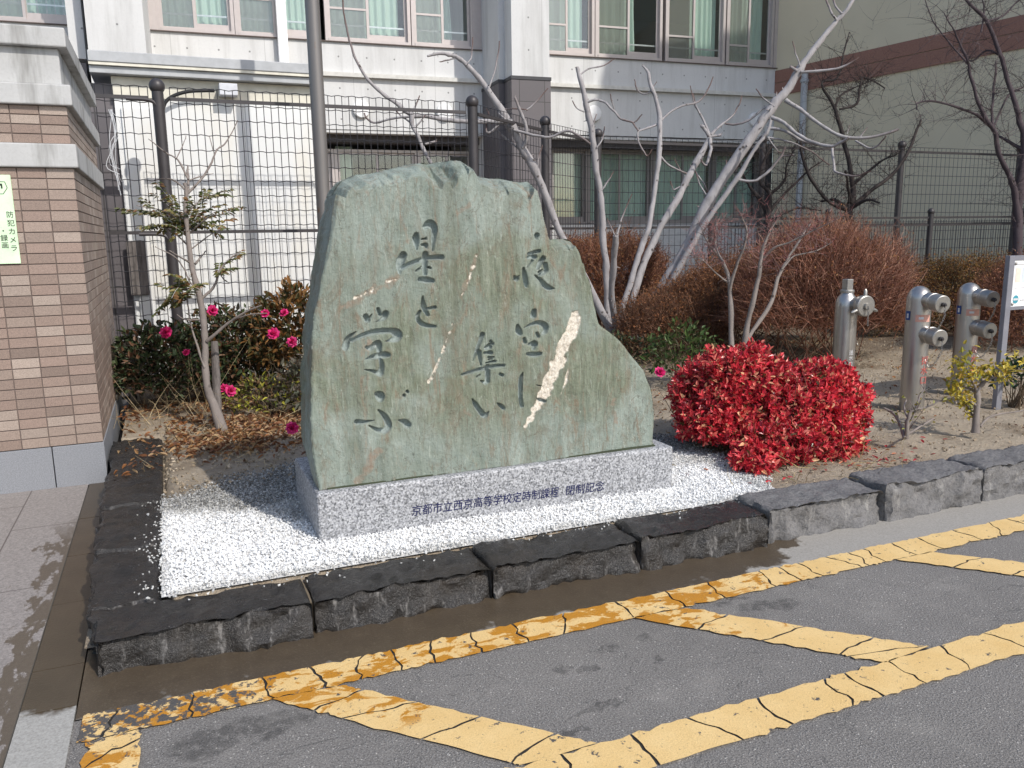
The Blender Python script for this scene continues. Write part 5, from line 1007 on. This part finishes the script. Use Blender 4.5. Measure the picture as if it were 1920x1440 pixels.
Q = np.concatenate([pts[1], pts[2], pts[3]]); n = 1000; i = rng.integers(0, len(Q), n); twigs(g2, Q[i], nrm(rdir(n) + np.array((0, 0, .5))), rng.uniform(.04, .11, n), .002, 2, .4, col=pick(n, [(.27, .10, .10), (.36, .17, .155), (.22, .11, .10)]))
g.build('trunk', GREYB, st, smooth=True); g2.build('twigs', TWIG, st)

# --- dark bare trees at the back
def fine_tree(name, label, base, limbs, D0, mat, cols, n1, n2, l1, l2, tr=.004, up=.3):
    t = thing(name, base, label, 'tree', 'dark bare trees in front of the olive wing'); g = G(); g2 = G(); SS = []
    global RS; RS = .58
    for px, d in limbs: S = limb(g, px, D0, D0 + d, sides=8); SS.append(S[1:]); nodes_(g, S, 6)
    A = np.concatenate(SS); w_ = np.clip(1.2 - A[:, 3] / (A[:, 3].max() + 1e-6), .15, 1); w_ /= w_.sum(); i = rng.choice(len(A), n1, p=w_)
    pts = twigs(g2, A[i, :3], nrm(rdir(n1) + np.array((0, 0, up))), l1 * rng.uniform(.5, 1.4, n1), np.minimum(A[i, 3] * .6, tr), 4, .5, col=pick(n1, cols))
    Q = np.concatenate(list(pts[1:])); i = rng.integers(0, len(Q), n2); p2 = twigs(g2, Q[i], nrm(rdir(n2) + np.array((0, 0, up))), l2 * rng.uniform(.5, 1.4, n2), tr * .5, 3, .5, col=pick(n2, cols))
    Q = np.concatenate(list(p2[1:])); i = rng.integers(0, len(Q), n2); twigs(g2, Q[i], nrm(rdir(n2) + np.array((0, 0, up))), l2 * .45 * rng.uniform(.5, 1.4, n2), tr * .3, 2, .4, col=pick(n2, cols))
    g.build('trunk', mat, t, smooth=True); g2.build('twigs', TWIG, t)
dk = [(.035, .028, .028), (.06, .045, .042), (.085, .065, .06)]
b_ = dep(1592, 395, 11.6)
fine_tree('bare_tree', 'low dark bare tree with upswept arms in front of the grey downpipe', (b_[0], b_[1], .13), [([(1600, 540, 13), (1594, 440, 13), (1592, 395, 13), (1600, 360, 9), (1595, 320, 8), (1584, 270, 7), (1574, 232, 6), (1566, 203, 5.5), (1549, 175, 4.5), (1541, 154, 3.5), (1570, 146, 3), (1582, 100, 2.5), (1592, 60, 1.5)], 0), ([(1592, 392, 10), (1565, 385, 7), (1545, 368, 6), (1520, 335, 5.5), (1503, 290, 4.5), (1500, 255, 3)], -.3), ([(1592, 392, 9), (1630, 360, 7), (1670, 330, 6), (1700, 290, 5), (1718, 245, 4), (1727, 225, 3)], .3), ([(1574, 205, 4), (1605, 195, 4), (1612, 165, 3.4), (1620, 145, 2.8), (1660, 165, 2)], .2), ([(1596, 385, 7), (1590, 350, 5), (1586, 320, 3.5)], -.4), ([(1592, 395, 7), (1565, 375, 5), (1540, 378, 3.5)], .4), ([(1592, 392, 7), (1625, 375, 5), (1650, 380, 3)], -.4), ([(1600, 345, 5), (1630, 320, 4), (1655, 300, 3), (1680, 290, 2)], -.3), ([(1566, 203, 4), (1575, 180, 3), (1600, 165, 2), (1640, 150, 1.6)], .2)], 11.6, DARKB, dk, 260, 1000, .42, .2, .005)
b_ = dep(1440, 420, 11.9)
fine_tree('bare_tree', 'dark bare shrub tree between the pale leaning trunk and the grey downpipe', (b_[0], b_[1], .13), [([(1440, 540, 9), (1440, 420, 8), (1425, 375, 7), (1405, 350, 5), (1392, 325, 4), (1385, 300, 2)], .1), ([(1440, 410, 8), (1443, 365, 7), (1425, 340, 5), (1432, 300, 4), (1450, 270, 2.5)], -.2), ([(1440, 400, 7), (1465, 370, 5), (1490, 345, 4), (1515, 320, 3), (1545, 300, 2)], .3), ([(1443, 365, 5), (1470, 340, 4), (1475, 310, 3), (1490, 280, 2)], -.3), ([(1440, 420, 5), (1470, 400, 4), (1500, 390, 2.5), (1540, 395, 1.6)], .2)], 11.9, DARKB, dk, 150, 650, .34, .17, .0045)
b_ = dep(1895, 400, 10.2)
fine_tree('bare_tree', 'tall purple brown bare tree at the right edge above the information board', (b_[0] + .05, b_[1], .13), [([(1905, 700, 17), (1906, 520, 16), (1908, 430, 15), (1912, 350, 15), (1922, 270, 13), (1912, 230, 9), (1903, 195, 8), (1888, 143, 7.5), (1875, 100, 7), (1850, 40, 6), (1815, 5, 4.5), (1790, -30, 3)], 0), ([(1910, 430, 13), (1905, 375, 11), (1895, 335, 9), (1873, 290, 8), (1866, 250, 7), (1846, 220, 6.5), (1830, 180, 5.5), (1818, 130, 5), (1808, 100, 4), (1790, 60, 2.5), (1770, 25, 1.6)], -.5), ([(1860, 240, 5), (1830, 215, 4.5), (1800, 203, 4), (1755, 190, 3.4), (1722, 193, 2.6), (1720, 205, 2)], -.4), ([(1862, 245, 5), (1860, 205, 4), (1865, 150, 3.4), (1868, 115, 2.4)], .3), ([(1917, 280, 6), (1890, 265, 4.5), (1870, 255, 3.5)], .2), ([(1878, 105, 4), (1850, 95, 3), (1820, 115, 2.4), (1800, 90, 1.8)], .3), ([(1850, 40, 4), (1880, 30, 3), (1905, 5, 2.4), (1930, -20, 1.8)], .2), ([(1862, 240, 3), (1890, 180, 2.8), (1915, 165, 2), (1940, 150, 1.6)], .3), ([(1815, 120, 3), (1780, 80, 2.4), (1750, 40, 1.8), (1735, 0, 1.3)], .2), ([(1840, 60, 3), (1845, 20, 2.4), (1835, -20, 1.6)], .1)], 10.2, PURPB, [(.055, .042, .045), (.10, .075, .075), (.14, .11, .11)], 230, 1100, .42, .22, .0042)

# --- red nandina bush
rbush = thing('red_bush', (3.72, 4.35, .13), 'dense low bush of bright crimson leaves beside the white gravel', 'bush')
g = G(); s = G(); NL = 0
for (c, R, n) in (((3.42, 4.34, .44), (.40, .40, .36), 1500), ((3.93, 4.12, .42), (.34, .36, .27), 1050), ((3.68, 4.05, .30), (.40, .34, .27), 750), ((3.2, 4.22, .34), (.26, .28, .19), 420), ((3.10, 3.72, .21), (.13, .13, .08), 90), ((3.38, 3.84, .24), (.33, .20, .16), 400), ((3.74, 3.86, .22), (.32, .2, .15), 380), ((3.58, 4.36, .64), (.19, .19, .15), 300), ((4.02, 4.12, .575), (.17, .18, .13), 220)):
    d = rdir(n * 2); d = d[d[:, 2] > -.55][:n]; m = len(d); rr = 1 + .15 * fbm(d * 3.4 + c[0] * 5, 3) + rng.normal(size=m) * .05; P = np.array(c) + d * np.array(R) * (rr * rng.uniform(.80, 1.0, m))[:, None]; P[:, 2] = np.maximum(P[:, 2], .17)
    ax = nrm(d + rdir(m) * .45 + np.array((.1, -.1, .35))); twigs(s, P - ax * .14, ax, .14, .0022, 2, .1, col=pick(m, [(.16, .05, .04), (.22, .08, .05)]))
    tone = fbm(P * 4.2, 2)
    K = 7; a = rng.uniform(0, 6.28, m); u = nrm(np.cross(ax, rdir(m))); v = np.cross(ax, u)
    for k in range(K):
        th = a + k * 2.4; sp = .35 + .9 * (k / K); dd = nrm(ax * (1.15 - sp * .75) + (np.cos(th)[:, None] * u + np.sin(th)[:, None] * v) * sp + rdir(m) * .18)
        cols = pick(m, [(.68, .045, .065), (.80, .095, .11), (.48, .022, .042), (.24, .011, .028), (.86, .25, .19), (.88, .50, .28), (.12, .08, .03)], p=[.25, .27, .15, .12, .12, .06, .03], jit=.14) * (1 + .25 * tone[:, None])
        leaves(g, P - ax * .012 * k, dd, ax + rdir(m) * .3, rng.uniform(.030, .050, m), rng.uniform(.017, .025, m), np.clip(cols, 0, 1), fold=.22, curl=.22)
i = 90; a = np.c_[rng.normal(size=(i, 2)) * np.array((.35, .2)), np.zeros(i)] + np.array((3.7, 4.25, .13)); t = a * np.array((1, 1, 0)) + np.c_[rng.normal(size=(i, 2)) * .15, rng.uniform(.35, .7, i)]; twigs(s, a, t - a, np.linalg.norm(t - a, axis=1), .005, 4, .1, col=pick(i, [(.10, .06, .045), (.16, .07, .05)]))
g.build('foliage', REDLEAF, rbush); s.build('stems', TWIG, rbush)

# --- leafy shrubs with camellia flowers
def flower(g, c, r, face, cols):
    f = unit(face); u = unit(np.cross(f, (0, 0.1, 1))); v = np.cross(f, u)
    for ring, (n, tilt, L) in enumerate(((8, .95, 1.), (7, .6, .85), (6, .3, .65), (5, .08, .45))):
        th = np.arange(n) * 6.283 / n + ring * .4 + rng.random() * .3; d = (np.cos(th)[:, None] * u + np.sin(th)[:, None] * v) * tilt + f * (1.05 - tilt)
        d = nrm(d + rdir(n) * .12); leaves(g, np.repeat(np.array(c)[None], n, 0) + f * r * .06 * ring, d, np.repeat(f[None], n, 0) - d * .2, r * L, r * .95 * L + .004, pick(n, cols, jit=.12), fold=-.12, curl=-.15)
PK = [(.72, .035, .20), (.80, .07, .27), (.62, .02, .16)]
def leafy(name, label, c, R, n, cols, ll, flowers=(), stems=26, cat='shrub', group=None, lw=.45, fr=.036, z0=.13, lo=-.3, fcols=PK, p=None):
    t = thing(name, (c[0], c[1], z0), label, cat, group); g = G(); s = G(); P, d = dome(n, c, R, lo=lo); P = np.array(c) + (P - np.array(c)) * (1 + .3 * fbm(d * 2.6 + c[0] * 3, 3))[:, None]; P[:, 2] = np.maximum(P[:, 2], z0 + .02); m = len(P)
    ax = nrm(d * .6 + rdir(m) * .8 + np.array((0, -.1, .4))); leaves(g, P, ax, nrm(rdir(m) * .7 + np.array((0, -.2, 1))), ll * rng.uniform(.6, 1.3, m), ll * lw * rng.uniform(.8, 1.2, m), pick(m, cols, p=p), fold=.15, curl=.2)
    a = np.c_[rng.normal(size=(stems, 2)) * np.array(R[:2]) * .25, np.zeros(stems)] + np.array((c[0], c[1], z0)); tg_, _ = dome(stems, c, np.array(R) * .9, lo=0); k = min(len(a), len(tg_)); a, tg_ = a[:k], tg_[:k]; twigs(s, a, tg_ - a, np.linalg.norm(tg_ - a, axis=1), .006, 5, .12, col=pick(k, [(.12, .09, .06), (.18, .13, .09)]))
    k = m // 5; i = rng.integers(0, m, k); twigs(s, P[i] - ax[i] * .1, ax[i], .11, .002, 2, .2, col=pick(k, [(.13, .10, .06), (.18, .12, .08)])); g.build('foliage', LEAF, t); s.build('stems', TWIG, t)
    for q, rr in flowers: f = G(); flower(f, q, rr, (rng.normal() * .4, -1, .35 + rng.normal() * .3), fcols); f.build('flower', PETAL, t)
    return t
dg = [(.035, .055, .024), (.055, .08, .032), (.08, .105, .045), (.045, .04, .03), (.15, .08, .045)]
og = [(.16, .075, .025), (.10, .085, .03), (.20, .11, .035), (.06, .065, .025), (.27, .13, .04)]
fl = lambda px, y, r=.045: (gy(px[0], px[1], y), r)
leafy('flowering_shrub', 'dark green camellia shrub with a few crimson pink flowers next to the gate pillar', (-.02, 7.45, .42), (.56, .38, .42), 3000, dg, .062, [fl((312, 623), 7.05, .055), fl((350, 661), 7.0, .035)], group='shrubs with pink flowers')
leafy('flowering_shrub', 'camellia shrub with rusty leaves and pink flowers right beside the stone', (.98, 7.25, .62), (.36, .32, .5), 1900, og, .068, [fl((497, 588), 6.9, .042), fl((533, 587), 6.9, .042), fl((513, 626), 6.85, .058), fl((548, 641), 6.85, .05)], group='shrubs with pink flowers')
leafy('flowering_shrub', 'dark green shrub with one pink flower between the young tree and the rusty shrub', (.5, 7.5, .5), (.42, .34, .46), 2200, dg + og[:2], .062, [fl((398, 582), 7.1, .05)], group='shrubs with pink flowers')
leafy('low_shrub', 'row of low dark green leafy plants along the foot of the mesh fence', (.42, 7.8, .34), (1.05, .26, .34), 3600, dg, .06)
leafy('low_shrub', 'low yellow green shrub with a magenta flower behind the base of the young tree', (.72, 6.75, .26), (.32, .22, .2), 620, [(.38, .36, .05), (.28, .27, .05), (.10, .12, .03), (.20, .12, .06), (.12, .10, .08)], .05, [fl((432, 733), 6.45, .05), fl((420, 728), 6.5, .04)], group=None)
leafy('low_shrub', 'low dull grey green shrub against the left edge of the stone', (1.02, 6.6, .33), (.3, .26, .3), 620, [(.11, .12, .08), (.16, .15, .11), (.10, .08, .06)], .06)
f = G(); flower(f, gy(548, 803, 5.6), .05, (-.3, -1, .5), PK); tag(f.build('fallen_flower', PETAL), 'single pink flower lying on the soil at the left foot of the stone', 'flower')
leafy('flowering_shrub', 'green leaved shrub with one pink flower between the stone and the red bush', (4.3, 6.2, .38), (.34, .26, .36), 560, [(.05, .09, .025), (.08, .13, .035), (.11, .16, .05), (.08, .07, .03)], .066, [fl((1237, 698), 5.95, .055)], group='shrubs with pink flowers')
leafy('low_shrub', 'low dark leafy clump under the pale tree', (4.5, 7.6, .25), (.6, .35, .22), 900, dg + [(.16, .10, .04)], .05)
leafy('low_shrub', 'small dark green clump cut by the right edge of the photo', (6.12, 4.25, .36), (.18, .15, .17), 360, [(.02, .05, .025), (.03, .07, .03)], .05)
# yellow leaved sapling
ys_ = thing('yellow_sapling', (5.13, 3.86, .13), 'small sapling with yellow leaves by the kerb in front of the last standpipe', 'sapling'); g = G(); g2 = G(); DD = 5.47
RS = .85
limb(g, [(1829, 812, 8), (1830, 780, 7), (1832, 745, 6.5), (1834, 728, 6), (1845, 718, 4)], DD, DD); tips = []
for px, dz in (([(1832, 738, 4), (1818, 728, 3.2), (1800, 722, 2.4), (1782, 712, 1.5)], .1), ([(1832, 735, 4), (1822, 712, 3), (1812, 690, 2)], -.1), ([(1835, 728, 4), (1850, 712, 3), (1868, 705, 2.4), (1885, 690, 1.4)], -.1), ([(1830, 760, 3), (1815, 750, 2.4), (1800, 742, 1.6)], -.15), ([(1830, 790, 3), (1820, 775, 2.4), (1812, 760, 1.6), (1800, 755, 1.2)], .1), ([(1840, 720, 3), (1838, 700, 2), (1850, 690, 1.4)], .15), ([(1838, 800, 3), (1850, 785, 2.4), (1870, 778, 2), (1920, 770, 1.4)], .1)):
    S = limb(g, px, DD, DD + dz); 
    if px[-1][0] < 1900: tips.append(S[len(S) // 3:, :3])
A = np.concatenate(tips); n = 330; i = rng.integers(0, len(A), n); ax = nrm(rdir(n) + np.array((0, -.2, .4))); P = A[i] + rdir(n) * .035; leaves(g2, P, ax, rdir(n) * .6 + np.array((0, 0, 1)), rng.uniform(.025, .055, n), .02, pick(n, [(.55, .42, .04), (.45, .36, .05), (.60, .48, .10), (.26, .27, .05), (.40, .25, .04)]))
for c0, m in (((1800, 690), 60), ((1790, 740), 55), ((1815, 672), 25), ((1880, 700), 45), ((1895, 680), 30)):
    q = dep(*c0, DD) + rng.normal(size=(m, 3)) * .04; leaves(g2, q, nrm(rdir(m) + np.array((0, -.2, .4))), rdir(m) * .6 + np.array((0, 0, 1)), rng.uniform(.03, .055, m), .021, pick(m, [(.55, .42, .04), (.45, .36, .05), (.60, .48, .10), (.30, .30, .05)]))
g.build('trunk', GREYB, ys_, smooth=True); g2.build('foliage', LEAF, ys_)
# bare stubby bush
sb = thing('stubby_bush', tuple(gz(1698, 820, .15)[:2]) + (.13,), 'small pruned bare bush with stubby grey twigs in front of the middle standpipe', 'bush'); g = G(); g2 = G(); DD = 5.2; SS = []; RS = .65
for px in ([(1697, 822, 7), (1690, 800, 5), (1675, 775, 4), (1658, 765, 3)], [(1700, 822, 7), (1702, 790, 5.5), (1710, 770, 4), (1735, 765, 3), (1760, 752, 2)], [(1702, 800, 4), (1712, 780, 3.4), (1725, 745, 2.6), (1733, 730, 1.6)], [(1700, 815, 4), (1725, 800, 3.4), (1750, 785, 2.6)], [(1703, 785, 3), (1695, 765, 2.6), (1700, 750, 1.8)]): SS.append(limb(g, px, DD, DD + rng.uniform(-.2, .2)))
A = np.concatenate([S[3:, :3] for S in SS]); n = 55; i = rng.integers(0, len(A), n); pts = twigs(g, A[i], nrm(rdir(n) + np.array((0, 0, .4))), rng.uniform(.03, .10, n), .003, 3, .3)
n = 40; i = rng.integers(0, len(A), n); leaves(g2, A[i] + rdir(n) * .03, rdir(n), rdir(n) + np.array((0, 0, 1)), .028, .014, pick(n, [(.25, .25, .06), (.13, .16, .05), (.35, .3, .05)])); g.build('branch', GREYB, sb, smooth=True); g2.build('leaves', LEAF, sb)

# --- leaf litter, dry grass and clods (nobody could count them)
g = G(); LC = [(.30, .13, .05), (.22, .10, .05), (.38, .22, .10), (.16, .075, .04), (.45, .30, .16)]
def litter(x0, x1, y0, y1, n, ll=.045, zz=.155):
    X, Y = rng.uniform(x0, x1, n), rng.uniform(y0, y1, n); k = fbm(np.c_[X * 2.2, Y * 2.2, X * 0], 3) + rng.normal(size=n) * .35 > -.1; X, Y = X[k], Y[k]; m = len(X); d = rdir(m) * np.array((1, 1, .25)); leaves(g, np.c_[X, Y, zz + rng.uniform(0, .03, m)], d, nrm(rdir(m) * .6 + np.array((0, 0, 1))), ll * rng.uniform(.5, 1.3, m), ll * .45, pick(m, LC), fold=.25, curl=.35)
litter(-.42, 1.3, 5.75, 7.6, 3600); litter(-.1, 1.0, 5.5, 6.7, 1300, .055); litter(-.4, -.15, 5.2, 6.6, 200); litter(.1, .9, 5.2, 6.0, 60); litter(2.7, 7.5, 5.2, 9.0, 1700); litter(3.0, 7.5, 3.6, 5.2, 130, .032); litter(7.5, 12, 5, 9, 700)
m = 70; q = np.c_[rng.normal(3.6, .5, m), rng.uniform(3.45, 3.85, m), np.full(m, .162)]; leaves(g, q, rdir(m) * np.array((1, 1, .2)), rdir(m) * .4 + np.array((0, 0, 1)), .04, .018, pick(m, [(.5, .03, .04), (.3, .02, .03), (.55, .2, .1)]))
tag(g.build('leaf_litter', LEAF), 'scattered dry brown fallen leaves on the planter soil', 'leaf litter', kind='stuff')
g = G()
def tuft(x, y, n, L, sp, cols, up=.6):
    P = np.c_[x + rng.normal(size=n) * sp, y + rng.normal(size=n) * sp, np.full(n, .145)]; twigs(g, P, nrm(rdir(n) * np.array((1, 1, .5)) + np.array((0, 0, up))), L * rng.uniform(.5, 1.3, n), .0022, 4, .6, col=pick(n, cols))
ST1 = [(.42, .33, .19), (.50, .40, .24), (.32, .24, .13)]
tuft(.1, 6.2, 70, .16, .2, ST1, .1); tuft(.25, 6.1, 50, .18, .12, ST1, .2); tuft(.15, 7.0, 26, .5, .12, ST1, .9); tuft(-.25, 6.7, 16, .4, .1, ST1, .7); tuft(3.5, 3.72, 70, .22, .22, [(.34, .26, .12), (.25, .2, .10), (.42, .34, .16)], .25); tuft(.3, 5.4, 70, .14, .25, ST1, .08); tuft(.8, 6.6, 40, .4, .15, ST1, .6)
for k in range(14): tuft(rng.uniform(4.5, 8), rng.uniform(5.8, 8.5), 10, .35, .1, ST1, .8)
tag(g.build('dry_grass', TWIG), 'dry straw coloured grass stalks on the planter soil', 'dry grass', kind='stuff')
n = 5000; X, Y = rng.uniform(2.7, 8.5, n), rng.uniform(3.38, 8, n); k = ~in_poly(X, Y, GP); X, Y = X[k], Y[k]; X2, Y2 = rng.uniform(-.12, 1.6, 1600), rng.uniform(4.75, 6.6, 1600); X, Y = np.r_[X, X2], np.r_[Y, Y2]; n = len(X); r = rng.uniform(.003, .011, n); V = oct_[None] + rng.normal(size=(n, 6, 3)) * .3; A = np.linalg.qr(rng.normal(size=(n, 3, 3)))[0]; V = np.einsum('nij,nkj->nki', A, V) * r[:, None, None] + np.c_[X, Y, np.full(n, .153) + .012 * rng.random(n)][:, None]
F = (np.arange(n)[:, None, None] * 6 + np.array([(0, 1, 4), (1, 2, 4), (2, 3, 4), (3, 0, 4), (1, 0, 5), (2, 1, 5), (3, 2, 5), (0, 3, 5)])[None]).reshape(-1, 3)
tag(G().add(V.reshape(-1, 3), F, col=np.repeat(pick(n, [(.34, .27, .19), (.42, .35, .26), (.24, .19, .13)]), 6, 0)).build('soil_clods', TWIG), 'small clods and grit on the sandy soil', 'clods', kind='stuff')
